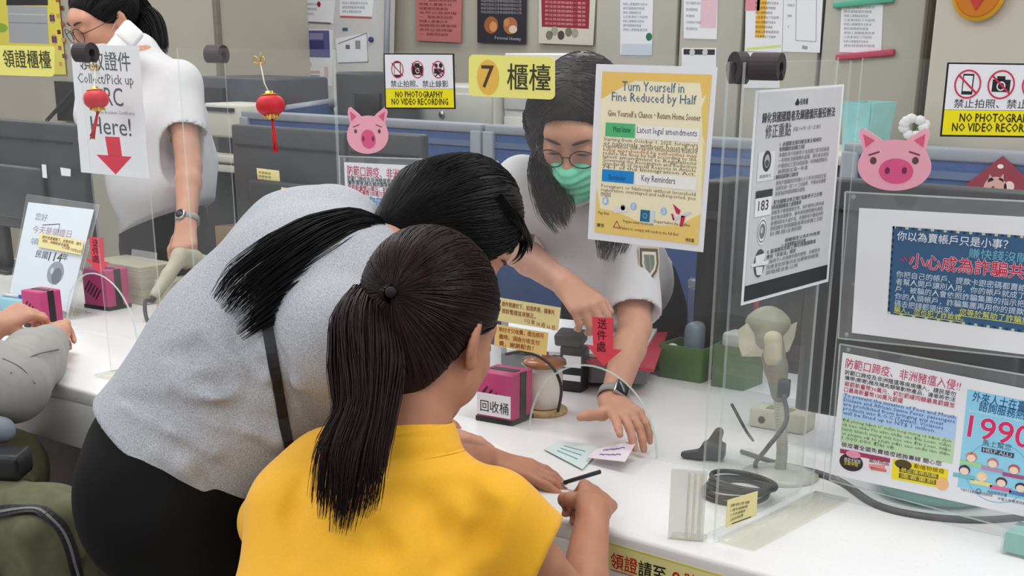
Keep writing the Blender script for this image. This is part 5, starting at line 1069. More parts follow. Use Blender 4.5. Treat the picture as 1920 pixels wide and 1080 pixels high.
ticket_box(at(900, 800, z=CZ)+V3(0, .085, 0), .12, 'magenta ticket recycling box with white label beside the mug', text='回收桶')
ticket_box(at(203, 576, z=CZ), .1, 'magenta ticket box with diagonal vents behind the left red arrow', .11, .09, .115)
ticket_box(at(84, 612, z=CZ), .1, 'magenta box with black strip behind the hands at left edge', .085, .075, .10)
# mug, coaster, amber lid
mc = at(1003, 778, z=CZ)+V3(0, .03, 0)
t = thing('wooden_coaster', mc, 'round wooden coaster under the white mug', 'coaster'); MB().lathe(mc, [(.054, 0), (.056, .004), (.056, .010), (.052, .013)], 32).build('lower_disc', mat('light_wood', rgb(190, 160, 118), .6, noise=.12, scale=12, stretch=(1, 8, 1)), t)
mg = mc+V3(0, 0, .0135); t = thing('mug', mg, 'white mug with round handle beside magenta box', 'mug')
MB().lathe(mg, [(.036, 0), (.041, .004), (.043, .03), (.043, .095), (.0415, .096), (.040, .092), (.040, .01), (.0, .008)], 32).build('mug_body', mat('mug_ceramic', rgb(226, 222, 214), .25, noise=.02), t)
hd = nrm(V3(-R2[0], -R2[1], 0)); MB().tube(smoothcurve([mg+hd*.040+V3(0, 0, .078), mg+hd*.062+V3(0, 0, .078), mg+hd*.070+V3(0, 0, .05), mg+hd*.060+V3(0, 0, .024), mg+hd*.040+V3(0, 0, .022)], 6), .0062, 8).build('handle', MATS['mug_ceramic'], t)
lp = mg+V3(0, 0, .0965); t = thing('amber_lid', lp, 'amber brown lid lying on top of the white mug', 'lid')
MB().lathe(lp, [(.046, 0), (.052, .004), (.050, .012), (.036, .018), (.012, .021), (.010, .03), (0, .032)], 32).build('lid_disc', mat('amber_glass', rgb(150, 92, 44), .2, noise=.2, scale=14, coat=.4), t)
# black stamping device with white labels
dp = at(1062, 735, z=CZ)+V3(0, .03, 0); t = thing('stamp_machine', dp, 'small black device with white labels right of the mug', 'device'); R = rotz(.25)
MB().box(dp+V3(0, 0, .055), (.06, .05, .11), R, bev=.006).build('device_body', m_black, t); MB().box(dp+V3(-.008, -.006, .128), (.07, .05, .03), R@np.array([[1, 0, 0], [0, .96, -.26], [0, .26, .96]]), bev=.006).build('device_head', m_dgrey, t)
for z_, h_ in ((.035, .014), (.075, .028)): MB().box(dp+R@V3(.004, -.0255, z_), (.046, .002, h_), R).build('paper_label', m_paper, t)
o = MB().tube(smoothcurve([at(948, 664, d=3.02), at(985, 660, d=2.99), at(1030, 682, d=2.97), at(1052, 725, d=2.99), at(1046, 775, z=CZ+.006)], 8), .0035, 8).build('cable', m_black); tag(o, 'black cable arching in front of the white mug', 'cable')
# forms under the hands
def sheet_on(name, q, z, m, label, cat, lift=None, lines=0, c=(120, 150, 170)):
    P = [at(u, v, z=z+(lift[i] if lift else 0)) for i, (u, v) in enumerate(q)]; mb = MB(); n = 8; V = []
    for i in range(n+1):
        for j in range(n+1):
            a, b = i/n, j/n; V.append((P[0]*(1-a)+P[1]*a)*(1-b)+(P[3]*(1-a)+P[2]*a)*b)
    V = np.array(V); F = [(i*(n+1)+j, (i+1)*(n+1)+j, (i+1)*(n+1)+j+1, i*(n+1)+j+1) for i in range(n) for j in range(n)]
    if np.cross(P[1]-P[0], P[3]-P[0])[2] < 0: F = [f[::-1] for f in F]
    mb.add(V, F); k = len(V); mb.add(V-V3(0, 0, .0006), [f[::-1] for f in F]); o = mb.build(name, m); tag(o, label, cat); return o, P
fo, P = sheet_on('application_form', [(1020, 842), (1048, 826), (1130, 838), (1092, 880)], CZ+.004, mat('form_green', rgb(208, 222, 221), .7, noise=.03), 'pale green form under the writing hands', 'paper')
mb = MB()
for i in range(3): a = P[0]+(P[1]-P[0])*(.25+.2*i); b = P[3]+(P[2]-P[3])*(.25+.2*i); mb.tube([a+(b-a)*.25+V3(0, 0, .001), a+(b-a)*.75+V3(0, 0, .001)], .0012, 4)
mb.build('printed_lines', ink(150, 196, 190), fo)
fo, P = sheet_on('paper_slip', [(1100, 858), (1118, 842), (1196, 824), (1172, 866)], CZ+.012, mat('slip_lilac', rgb(226, 216, 224), .7, noise=.02), 'lifted white slip with violet handwriting beside the writing fist', 'paper', lift=(0, .004, .03, .012))
mb = MB()
for i in range(2): a = P[0]*.35+P[1]*.65 if i == 0 else P[0]*.7+P[1]*.3; b = P[3]*.35+P[2]*.65 if i == 0 else P[3]*.7+P[2]*.3; pts = [a+(b-a)*f+V3(0, 0, .0015)+V3(.002*math.sin(f*60), .003*math.cos(f*43), 0) for f in np.linspace(.25, .8, 24)]; mb.tube(pts, .0009, 4)
mb.build('handwriting', ink(120, 110, 190), fo)
# folder, papers and tray on the officer's side
fp = at(1150, 668, z=.84); 
def slab(name, q, z, th, m, label, cat, lift=0): 
    P = [at(u, v, z=z) for u, v in q]
    if np.cross(P[1]-P[0], P[2]-P[0])[2] < 0: P = P[::-1]
    o = MB().prism(P[::-1], (0, 0, -th)).build(name, m); return tag(o, label, cat)
m_red = mat('red_folder', rgb(186, 40, 62), .5, noise=.04)
slab('document_tray', [(940, 592), (1240, 618), (1214, 682), (1110, 680), (940, 662)], .845, .05, mat('tray_grey', rgb(120, 122, 126), .5), 'dark grey document tray under the red folder', 'tray')
slab('red_folder', [(1085, 612), (1252, 620), (1226, 692), (1066, 672)], .855, .008, m_red, 'red folder on the officer side beneath white paper', 'folder')
slab('paper_stack', [(955, 588), (1232, 616), (1200, 668), (950, 655)], .865, .008, m_paper, 'white papers on the red folder before the leaning officer', 'paper')
# green baskets
m_green = mat('green_plastic', rgb(72, 106, 50), .45, noise=.06)
def basket(p, ang, w, d, h, label):
    t = thing('green_tray', p, label, 'tray', 'green plastic trays'); R = rotz(ang); p = np.asarray(p, float)
    for cx, cy, sx, sy in ((0, -d/2, w, .005), (0, d/2, w, .005), (-w/2, 0, .005, d), (w/2, 0, .005, d)): MB().box(p+R@V3(cx, cy, h/2), (sx, sy, h), R, bev=.0015).build('side_wall', m_green, t)
    MB().box(p+V3(0, 0, .003), (w, d, .005), R).build('bottom', m_green, t); return t
g1 = at(1272, 712, z=CZ)+V3(0, .05, 0); g2 = at(1362, 728, z=CZ)+V3(0, .05, 0)
basket(g1, .05, .12, .10, .085, 'left green plastic tray behind the divider with stapler in it'); basket(g2, .05, .085, .10, .105, 'right green plastic tray holding the white eraser box')
def lump(name, p, size, m, label, cat, bev=.01, ang=0.): o = MB().box(np.asarray(p)+V3(0, 0, size[2]/2), size, rotz(ang), bev=bev, seg=3).build(name, m); return tag(o, label, cat)
t = thing('stapler', g1+V3(.01, 0, .006), 'slate blue stapler standing in the left green tray', 'stapler'); MB().box(g1+V3(.01, 0, .075), (.042, .06, .13), rotz(.1), bev=.018, seg=4).build('stapler_body', mat('slate_blue', rgb(116, 132, 142), .5, noise=.05), t); MB().box(g1+V3(.01, -.012, .012), (.05, .07, .012), rotz(.1), bev=.004).build('stapler_base', m_dgrey, t)
lump('paper_clip_tin', g1+V3(-.042, -.02, .0065), (.028, .03, .075), m_white, 'small white tin in the left green tray', 'tin', .012)
lump('eraser_box', g2+V3(.0, 0, .0065), (.07, .06, .125), mat('pale_grey_box', rgb(202, 204, 204), .5), 'pale grey box standing in the right green tray', 'box', .008)
# clear bottle
bp = at(1312, 640, z=CZ)*V3(1, 1, 0)+V3(0, 0, CZ); bp = at(1312, 662, z=CZ+.03)-V3(0, 0, .03); t = thing('clear_jar', bp, 'tall clear plastic jar half full of water behind poster edge', 'jar')
m_jar = clear('jar_plastic', (.93, .95, .96), haze=.12, gloss=1.6); MB().lathe(bp, [(.038, 0), (.04, .005), (.04, .19), (.036, .2)], 28).build('jar_wall', m_jar, t); MB().lathe(bp, [(.037, .004), (.037, .085)], 28).build('water', clear('jar_water', (.9, .92, .93), haze=.10, gloss=1.2), t); MB().lathe(bp, [(.039, .2), (.041, .202), (.041, .22), (.036, .224)], 28).build('jar_lid', clear('jar_lid', (.9, .9, .9), haze=.3), t)
# pen cup with red marker
cp = at(1368, 690, z=CZ)+V3(.0, .12, 0); t = thing('pen_cup', cp, 'grey metal pen cup behind the two dividers', 'cup'); MB().lathe(cp, [(.03, 0), (.033, .004), (.036, .10), (.033, .10), (.03, .01), (0, .008)], 22).build('cup_wall', m_metal, t)
t = thing('marker', cp+V3(0, 0, .008), 'red capped marker standing in the metal cup', 'marker'); a = cp+V3(.005, 0, .012); b = a+nrm(V3(-.08, .05, 1.))*.12; MB().tube([a, b], .007, 10).build('barrel', m_white, t); MB().tube([b, b+nrm(b-a)*.05], [.0085, .007], 10).build('cap', ink(190, 44, 66), t)
# ---- barcode scanners
m_scan = mat('scanner_beige', rgb(176, 172, 150), .5, noise=.04); m_scan2 = mat('scanner_grey', rgb(136, 132, 116), .5, noise=.04)
def scanner(name, grip_a, grip_b, nose, label, hood_w=.04, parent=None):
    t = thing(name, grip_a, label, 'scanner', 'beige barcode scanners'); S = SDF(); S.chain([grip_a, (grip_a+grip_b)/2, grip_b], [.017, .02, .024], .01); S.cap(grip_b, grip_b+(nose-grip_b)*.45, .027, .03, .015)
    surf('handle', S, .003, m_scan, t); d = nrm(nose-grip_b); L = np.linalg.norm(nose-grip_b)
    x = nrm(np.cross(d, grip_b-grip_a)); y = np.cross(d, x); mb = MB(); A = grip_b+d*L*.4; V = []
    for w, h, q in ((.026, .022, 0), (.032, .02, .35), (hood_w*.9, .018, .7), (hood_w*1.35, .018, 1.)):
        c = A+d*L*.6*q
        for k in range(20): a = k/20*6.283; V.append(c+x*w*np.sign(math.cos(a))*abs(math.cos(a))**.6+y*h*np.sign(math.sin(a))*abs(math.sin(a))**.6)
    F = [(i*20+j, i*20+(j+1) % 20, (i+1)*20+(j+1) % 20, (i+1)*20+j) for i in range(3) for j in range(20)]+[tuple(range(19, -1, -1))]
    mb.add(V, F); mb.build('hood', m_scan, t); V = np.array(V); MB().add(V[60:]-d*.004, [tuple(range(20))], 0, False).build('scan_window', m_black, t)
    MB().box((grip_a+grip_b)/2-y*.0, (.03, .03, .045), np.stack([x, np.cross(nrm(grip_b-grip_a), x), nrm(grip_b-grip_a)], 1), bev=.008).build('label_band', mat('scanner_label', rgb(206, 196, 166), .6), t)
    MB().tube([grip_a, grip_a-nrm(grip_b-grip_a)*.03], [.013, .008], 10).build('strain_relief', m_black, t); return t
ga, gb, ns = at(292, 552, d=4.12), at(338, 482, d=4.18), at(396, 492, d=4.30)
t = scanner('barcode_scanner', ga, gb, ns, 'beige barcode scanner under the standing person\'s hand')
o = MB().tube(smoothcurve([ga-nrm(gb-ga)*.025, at(272, 566, d=4.1), at(276, 600, d=4.08), at(298, 624, d=4.02)*V3(1, 1, 0)+V3(0, 0, CZ+.006)], 8), .006, 8).build('scanner_cable', m_black); tag(o, 'black cable hanging from the left barcode scanner', 'cable')
pd_ = [at(392, 500, d=4.25), at(350, 540, d=4.2), at(318, 602, d=4.1)]; t = thing('scanner_stand', at(318, 618, z=CZ), 'taupe stand arm below the left barcode scanner', 'stand'); b0 = pd_[2]*V3(1, 1, 0)+V3(0, 0, CZ)
S = SDF(); S.chain(pd_+[b0], [.022, .017, .013, .02], .01, fl=(_fw, .5)); S.ell(b0+V3(0, 0, .008), (.06, .06, .01)); surf('stand_arm', S, .004, m_scan2, t)
# right scanner on its gooseneck stand
bc = at(1462, 893, z=CZ); t = thing('gooseneck_stand', bc, 'white gooseneck stand holding the right barcode scanner', 'stand')
MB().lathe(bc, [(.075, 0), (.075, .006), (.05, .012), (.015, .016)], 36).build('base_disc', mat('translucent_white', rgb(206, 205, 196), .3, noise=.04), t)
nk = smoothcurve([bc+V3(0, 0, .012), bc+V3(.0, 0, .06), at(1462, 770, d=2.63), at(1455, 700, d=2.63)], 14); rr = .0105+.0016*np.sin(np.arange(len(nk)*3)*2.1); nk2 = np.stack([np.interp(np.linspace(0, 1, len(nk)*3), np.linspace(0, 1, len(nk)), nk[:, i]) for i in range(3)], 1); MB().tube(nk2, rr, 12).build('flexible_neck', mat('ivory_ribbed', rgb(204, 203, 190), .5), t)
t = thing('barcode_scanner', at(1460, 735, d=2.62), 'beige barcode scanner with flared hood beneath the black and white notice', 'scanner', 'beige barcode scanners')
S = SDF(); S.chain([at(1462, 738, d=2.62), at(1455, 690, d=2.62), at(1444, 640, d=2.62)], [.017, .021, .027], .01); surf('handle', S, .003, m_scan2, t)
S = SDF(); S.ell(at(1440, 605, d=2.63), (.044, .04, .022), None, .02); S.cap(at(1440, 605, d=2.63), at(1440, 640, d=2.61), .03, .026, .02); surf('head_shell', S, .003, mat('scanner_olive', rgb(142, 142, 118), .5), t)
S = SDF(); f_ = _fw
hm = MB()
for q, ds in (([(1384, 618), (1400, 606), (1432, 612), (1436, 640), (1428, 668), (1392, 668), (1386, 650)], (.03, .02, 0, -.01, 0, .02, .03)), ([(1452, 612), (1476, 612), (1495, 603), (1490, 632), (1479, 658), (1460, 668), (1452, 640)], (-.0, .01, .03, .03, .02, .0, -.01))): hm.prism([at(u, v, d=2.60+e) for (u, v), e in zip(q, ds)], _fw*.004)
hm.build('hood', mat('hood_cream', rgb(196, 190, 166), .35, noise=.05), t); S = SDF(); S.chain([at(1450, 672, d=2.606), at(1446, 638, d=2.600)], [.017, .021]); surf('label_band', S, .003, mat('scanner_label', rgb(206, 196, 166), .6, noise=.15, scale=90), t)
MB().box(at(1470, 728, d=2.6), (.022, .02, .035), rotz(.3), bev=.004).build('cable_plug', m_dgrey, t)
bp_ = at(1440, 812, z=CZ)+V3(0, .06, 0); t = thing('junction_box', bp_, 'cream junction box with brown print behind the divider', 'box'); MB().box(bp_+V3(0, 0, .022), (.13, .07, .044), rotz(.1), bev=.006).build('box_body', mat('cream_box', rgb(204, 201, 182), .5), t); MB().box(bp_+V3(.0, -.01, .0448), (.06, .03, .001), rotz(.1)).build('print_patch', ink(150, 136, 104), t); MB().lathe(bp_+V3(-.03, -.036, .02), [(.008, 0), (.008, .004)], 14, (0, -1, 0)).build('socket', m_black, t)
def cable(pts, r, label, m=m_black, z=None): o = MB().tube(smoothcurve(pts, 8), r, 8).build('cable', m); return tag(o, label, 'cable')
zc = lambda u, v, h=.005: at(u, v, z=CZ+h)
m_gcab = mat('grey_cable', rgb(92, 92, 94), .5)
cable([at(1470, 740, d=2.56), at(1474, 790, d=2.55), at(1440, 838, d=2.55), zc(1416, 870, .02), zc(1428, 886, .006), zc(1452, 882), zc(1466, 850, .03)], .0045, 'grey cable looping in front of the gooseneck stand', m_gcab)
cable([at(1372, 758, d=2.62), at(1398, 806, d=2.6), zc(1412, 826, .02)], .003, 'thin black wire dropping behind the divider at junction box')
cable([zc(1530, 886), zc(1580, 905), zc(1640, 945), zc(1720, 966), zc(1830, 975), zc(1940, 968)], .007, 'thick dark cable along counter under the right screen', m_gcab)
cable([zc(1390, 846), zc(1460, 868), zc(1530, 884), zc(1560, 896)], .0045, 'dark cable running from black plug to the screen', m_gcab)
co = MB()
cc = zc(1378, 926, .006)
for k in range(5): co.tube([cc+V3((.062-.004*(k % 2))*math.cos(a)+.004*k, (.055-.003*(k % 3))*math.sin(a), .004+.0062*k+.006*math.sin(a+k)) for a in np.linspace(0, 6.283, 40)], .0048, 8)
o = co.build('cable_coil', m_black); tag(o, 'coil of black cable lying behind the yellow label', 'cable')
pb = zc(1322, 868, 0)+V3(0, .03, 0); t = thing('power_plug', pb, 'dark grey power plug on counter left of the divider foot', 'plug'); S = SDF(); S.box(pb+V3(0, 0, .02), (.024, .018, .016), rotz(.4), .006); S.cap(pb+V3(-.02, -.02, .012), pb+V3(-.05, -.03, .008), .012, .008, .01); S.cap(pb+V3(.0, .0, .035), pb+V3(.01, .0, .06), .014, .010, .01); surf('plug_body', S, .003, m_dgrey, t)
# teal tray and card box
m_teal = mat('teal_plastic', rgb(110, 190, 176), .35, noise=.04)
tp = zc(1738, 934, 0); t = thing('teal_dish', tp+V3(0, .07, 0), 'teal round dish partly hidden by the swine fever sheet', 'dish'); MB().lathe(tp+V3(0, .045, 0), [(.09, 0), (.105, .006), (.115, .03), (.112, .032), (.10, .01), (0, .008)], 40).build('dish_bowl', m_teal, t)
tb = zc(1908, 1046, 0)+V3(.02, .03, 0); t = thing('card_box', tb, 'clear box of teal cards at lower right corner', 'box'); MB().box(tb+V3(0, 0, .022), (.10, .065, .04), rotz(-.05), bev=.003).build('box_shell', clear('box_clear', (.92, .95, .94), haze=.2, gloss=1.3), t); MB().box(tb+V3(0, 0, .022), (.092, .057, .034), rotz(-.05)).build('cards', m_teal, t)
# A4 stand at left
ang = math.radians(24); sp0 = at(70, 588, z=CZ); PLN = (sp0, V3(.0, -math.cos(ang), math.sin(ang)))
t = thing('sign_stand', sp0, 'clear tilted sign stand with date sheet at left', 'stand')
P = [at(u, v, plane=(PLN[0]+V3(0, .004, 0), nrm(PLN[1]))) for u, v in ((50, 364), (186, 384), (133, 596), (14, 560))]; MB().prism(P, (0, .003, 0), 0, 1).build('front_plate', [m_pock, m_edge], t)
Pb = [P[3], P[2], P[2]+V3(0, .10, -P[2][2]+CZ+.003), P[3]+V3(0, .10, -P[3][2]+CZ+.003)]; MB().prism(Pb, (0, 0, .003), 0, 1).build('foot', [m_pock, m_edge], t)
s = Sheet('date_sheet', PLN, [(53, 379), (176, 393), (128, 586), (18, 548)], mat('paper_bluish', rgb(222, 229, 238), .7, noise=.03, scale=6), 'white date sheet in the clear stand at left', 'sheet')
s.text('您好', (65, 412), (87, 416), 14, (130, 150, 170)).text('今天是領證日', (60, 436), (132, 446), 14, (170, 140, 160)).line([(80, 422), (112, 420), (110, 436)], 1.5, (60, 66, 90)).text('領證日期', (56, 458), (120, 466), 13, (130, 150, 180)).text('民國', (66, 482), (88, 486), 13, (80, 84, 100), .01).text('114', (90, 488), (114, 491), 16, (60, 62, 76), .03, .1).text('年', (115, 488), (126, 489), 13, (80, 84, 100), .01)
s.lay(0).disc((104, 512), 26, (150, 156, 166), ry=22).lay(1).disc((106, 518), 15, (110, 116, 126), ry=16).disc((98, 508), 6, (196, 202, 210)).done('sheet_print')
PL2 = (sp0+nrm(PLN[1])*.006, nrm(PLN[1]))
s = Sheet('text_card', PL2, [(74, 436), (157, 452), (152, 478), (71, 463)], m_ptan, 'pale yellow card of red text stuck on the date sheet', 'card')
for i, l in enumerate(('證件放置櫃檯下，如需表現，請先', '按鈴，承辦將前來處理。', '113年10月6日')): s.text(l, (79 if i < 2 else 116, 447+7*i+(5 if i == 2 else 0)), (152-22*(i == 1), 461+7*i-4*(i == 1)), 6, (150, 90, 70), .012)
s.done('lettering')
t = thing('note_pad', at(20, 572, z=CZ), 'pale blue note pad by the hands at left edge', 'pad'); p = at(14, 585, z=CZ); MB().box(p+V3(0, .03, .02), (.12, .06, .04), rotz(.1), bev=.004).build('pad_block', mat('pad_blue', rgb(150, 200, 218), .6, noise=.05), t)
t = thing('ballpoint_pen', p+V3(0, .03, .0405), 'blue capped ballpoint lying on the pale blue pad', 'pen'); MB().tube([p+V3(-.05, .02, .046), p+V3(.02, .035, .046)], .005, 8).build('barrel', m_white, t); MB().tube([p+V3(.02, .035, .046), p+V3(.05, .042, .046)], .0056, 8).build('cap', ink(40, 70, 170), t)
# striped paper stacks on the left part of the counter
stk = mat('paper_stack_side', rgb(176, 170, 150), .8, noise=.12, scale=3, stretch=(1, 1, 90))
for (u, v, w, h, l) in ((250, 500, .26, .12, 'stack of beige files on the counter behind the left red arrow'), (352, 505, .16, .09, 'lower stack of beige files beside the black trousers')):
    p = at(u, v, y=2.68); p = V3(p[0], 2.68, CZ); o = MB().box(p+V3(0, 0, h/2), (w, .14, h), bev=.003).build('file_stack', stk); tag(o, l, 'files')
pp = at(262, 560, z=CZ); o = MB().prism([pp+V3(-.06, 0, 0), pp+V3(.07, .0, 0), pp+V3(.07, .03, .15), pp+V3(-.06, .03, .15)], (0, .003, 0), 0, 1).build('clear_card', [clear('card_film', (.95, .95, .95), haze=.2), m_edge]); tag(o, 'translucent card leaning near the left scanner cable', 'card')
# ---- lanterns
def lantern(u, v, r, label, gu, gv, tl):
    c = at(u, v, y=PY-.04 if u > 300 else PY-.09); t = thing('lantern', c, label, 'lantern', 'small red lanterns with tassels'); k = np.dot(c-CAM, _fw)/F_; r = r*k
    prof = [(r*math.cos(a)**.8 if math.cos(a) > 0 else 0, r*.72*math.sin(a)) for a in np.linspace(-1.35, 1.35, 15)]; mr = mat('lantern_red', rgb(206, 22, 40), .55, noise=.08, scale=80); mgd = mat('lantern_gold', rgb(214, 176, 84), .3, metal=.8, noise=.15, scale=120)
    tilt = nrm(V3(-.16, .05, 1)); n = 28; MB().lathe(c, prof, n, tilt).build('lantern_body', mr, t)
    MB().lathe(c+tilt*r*.62, [(r*.62, 0), (r*.66, r*.06), (r*.3, r*.16), (r*.28, r*.3)], n, tilt).build('gold_top', mgd, t); MB().lathe(c-tilt*r*.95, [(r*.18, 0), (r*.42, r*.16), (r*.5, r*.3), (r*.62, r*.38), (r*.2, r*.4)], n, tilt).build('gold_bottom', mgd, t)
    mb = MB()
    for i in range(10): a = i*.628; q = c-tilt*r*.75+V3(math.cos(a), math.sin(a), 0)*r*.55; mb.ball(q, r*.1, n=8)
    mb.build('gold_beads', mgd, t)
    e = at(*tl, d=np.dot(c-CAM, _fw)); mb = MB()
    rs = np.random.RandomState(1)
    for i in range(40): a = c-tilt*r*.95+V3(*(rs.randn(3)*.0012)); mb.tube([a, (a+e)/2+V3(*(rs.randn(3)*.0018)), e+V3(*(rs.randn(3)*.0035))], .0011, 4)
    mb.build('tassel', mr, t); top = at(gu, gv, y=PY-.003)
    MB().tube([c+tilt*r*.85, (c+top)/2+V3(-.003, 0, 0), top], .0013, 6).build('hanging_string', mat('string_cream', rgb(222, 214, 190), .7), t)
    mb = MB()
    for q in (-1, 1): mb.tube(smoothcurve([top, top+V3(q*.014, -.003, .012), top+V3(q*.02, -.003, .0), top+V3(q*.008, -.002, -.004), top], 5), .0014, 6)
    mb.tube([top+V3(-.002, 0, 0), top+V3(.004, 0, .02)], .0014, 6); mb.build('gold_bow', mgd, t); return t
lantern(507, 197, 27, 'red lantern with gold trim and long tassel above dark monitor', 488, 116, (518, 282))
lantern(180, 186, 24, 'red lantern hanging over the Collect Pick up notice', 178, 128, (174, 258))
# ---- monitors
def monitor(x0, x1, z0, z1, y, label, thick=.035, lines=True, ym=None):
    t = thing('monitor', ((x0+x1)/2, y+.05, CZ), label, 'monitor', 'dark monitors on the counter'); cx = (x0+x1)/2
    MB().box((cx, y+thick/2, (z0+z1)/2), (x1-x0, thick, z1-z0), bev=.008).build('back_shell', m_dgrey, t); MB().box((cx, y-.012, z0+(z1-z0)*.35), ((x1-x0)*.62, .03, (z1-z0)*.5), bev=.012).build('rear_bulge', m_dgrey, t)
    MB().box((cx, y+.02, (z0+CZ)/2+.05), (.09, .03, z0-CZ+.12), bev=.006).build('stand_neck', m_black, t); MB().box((cx, y+.04, CZ+.008), (.24, .18, .014), bev=.006).build('stand_foot', m_black, t)
    MB().box((cx, y-.001, z1-.06), ((x1-x0)*.92, .004, .006)).build('vent_line', m_black, t); MB().box((cx, y+thick+.001, (z0+z1)/2), ((x1-x0)*.94, .003, (z1-z0)*.9)).build('screen_panel', m_black, t); return t
ya = 2.9; m1 = monitor(at(432, 235, y=ya)[0], at(645, 250, y=ya)[0], .93, at(500, 237, y=ya)[2], ya, 'dark monitor back behind lantern and number 7 card')
yb = 2.88; monitor(at(650, 245, y=yb)[0], at(789, 250, y=yb)[0], 1.0, at(700, 247, y=yb)[2], yb, 'dark monitor back behind the small pig sticker')
yc = 2.52; monitor(at(1520, 380, y=yc)[0], at(2080, 380, y=yc)[0], .86, 1.33, yc, 'large dark monitor back behind the fraud warning sheet')
yd = 2.7; monitor(at(-190, 235, y=yd)[0], at(148, 235, y=yd)[0], .94, at(70, 228, y=yd)[2], yd, 'dark monitor back at far left behind the sign stand')
for q in ([(78, 308), (86, 309), (88, 334), (80, 333)], [(113, 314), (132, 317), (132, 331), (115, 329)]):
    s = Sheet('white_tag', PLANE_Y(yd-.0285), q, m_paper, 'small white tag on the far left monitor back, %s' % ('upright and narrow' if q[0][0] < 100 else 'wider and square'), 'label')
yp2 = 3.03; t = thing('computer_tower', (at(1362, 500, y=yp2)[0], yp2, CZ), 'tall black computer tower seen between the two dividers', 'computer'); xa, xb = at(1338, 450, y=yp2)[0], at(1388, 450, y=yp2)[0]
MB().box(((xa+xb)/2, yp2-.0, CZ+.24), (xb-xa, .16, .48), bev=.006).build('tower_case', m_black, t); MB().box(((xa+xb)/2, yp2-.082, CZ+.40), ((xb-xa)*.7, .004, .02)).build('drive_slot', m_dgrey, t)
# office chair of the leaning officer
oc = V3(-1.75, 3.2, 0); t = thing('office_chair', oc, 'black office chair behind the leaning officer', 'chair'); MB().box(oc+V3(0, 0, .48), (.36, .40, .08), bev=.03, seg=3).build('seat', m_black, t); MB().box(oc+V3(.0, .2, .86), (.37, .07, .46), bev=.03, seg=3).build('backrest', m_black, t); MB().tube([oc+V3(0, 0, .06), oc+V3(0, 0, .45)], .028, 12).build('post', m_metal, t); MB().tube([oc+V3(0, .2, .46), oc+V3(0, .22, .7)], .02, 10).build('back_bar', m_black, t)
for i in range(5): a = i*1.2566; MB().tube([oc+V3(0, 0, .08), oc+V3(.2*math.cos(a), .2*math.sin(a), .05)], [.025, .016], 8).ball(oc+V3(.2*math.cos(a), .2*math.sin(a), .028), .028, n=10).build('caster_leg', m_black, t)
# ---- background equipment
def cabinet_unit(x0, x1, y, z1, label, m=m_cream, knob=True, dep=.4, z0=0.):
    t = thing('low_cabinet', ((x0+x1)/2, y+dep/2, z0), label, 'cabinet'); MB().box(((x0+x1)/2, y+dep/2, (z0+z1)/2), (x1-x0, dep, z1-z0), bev=.006).build('cabinet_body', m, t)
    for i, (a, b) in enumerate(((.86, .985), (.0, .85))):
        d = MB().box(((x0+x1)/2, y-.006, z0+(z1-z0)*(a+b)/2), (x1-x0-.02, .014, (z1-z0)*(b-a)-.012), bev=.003).build('drawer_front', m, t)
        if knob: k = MB().lathe(((x0+x1)/2, y-.012, z0+(z1-z0)*(a+b)/2), [(.012, 0), (.014, .012), (.008, .016)], 14, (0, -1, 0)).build('knob', m_metal, d)
    return t
yk = 4.35; cabinet_unit(at(745, 180, y=yk)[0], at(928, 180, y=yk)[0], yk+.0, at(880, 163, y=yk)[2], 'low cream drawer cabinet behind blue partition, below the number 7 sign', mat('cabinet_grey_white', rgb(190, 188, 180), .5, noise=.03))
t = cabinet_unit(at(930, 120, y=yk)[0], at(1062, 120, y=yk)[0], yk+.05, at(1000, 101, y=yk)[2], 'taller cream cabinet behind the number 7 sign right half', mat('cabinet_light', rgb(208, 206, 200), .5, noise=.03), False)
ym_ = 4.1; t = thing('copier', (at(660, 190, y=ym_)[0], ym_+.2, 0), 'dark copier behind the no photography sign and partition', 'copier'); xa, xb = at(628, 180, y=ym_)[0], at(722, 180, y=ym_)[0]; zt = at(680, 136, y=ym_)[2]; MB().box(((xa+xb)/2, ym_+.1, zt/2), (xb-xa, .2, zt), bev=.012).build('copier_body', m_dgrey, t); MB().box(((xa+xb)/2+.05, ym_-.006, zt-.12), ((xb-xa)*.5, .014, .09), bev=.004).build('control_panel', m_black, t)
ye = 4.0; t = thing('equipment_rack', (at(440, 170, y=ye)[0], ye+.2, 0), 'dark grey equipment cabinet on left behind the printer', 'cabinet'); xa, xb = at(366, 170, y=ye)[0], at(492, 170, y=ye)[0]; zt = at(430, 145, y=ye)[2]; MB().box(((xa+xb)/2, ye+.2, zt/2), (xb-xa, .36, zt), bev=.01).build('rack_body', mat('rack_grey', rgb(70, 74, 82), .5, noise=.1), t); MB().box(((xa+xb)/2-.12, ye+.012, zt-.07), (.16, .02, .05)).build('dark_slot', m_black, t)
yf = 3.75; xa, xb = at(376, 250, y=yf)[0], at(442, 250, y=yf)[0]; zt, zb = at(410, 194, y=yf)[2], at(410, 307, y=yf)[2]; t = thing('printer_shelf', ((xa+xb)/2, yf+.1, 0), 'shelf table under the cream printer', 'table'); MB().box(((xa+xb)/2, yf+.12, zb-.02), (xb-xa+.1, .2, .03), bev=.004).build('shelf_top', m_cream, t)
for q in (xa-.03, xb+.03): MB().box((q, yf+.12, (zb-.035)/2), (.03, .2, zb-.035)).build('leg', m_dgrey, t)
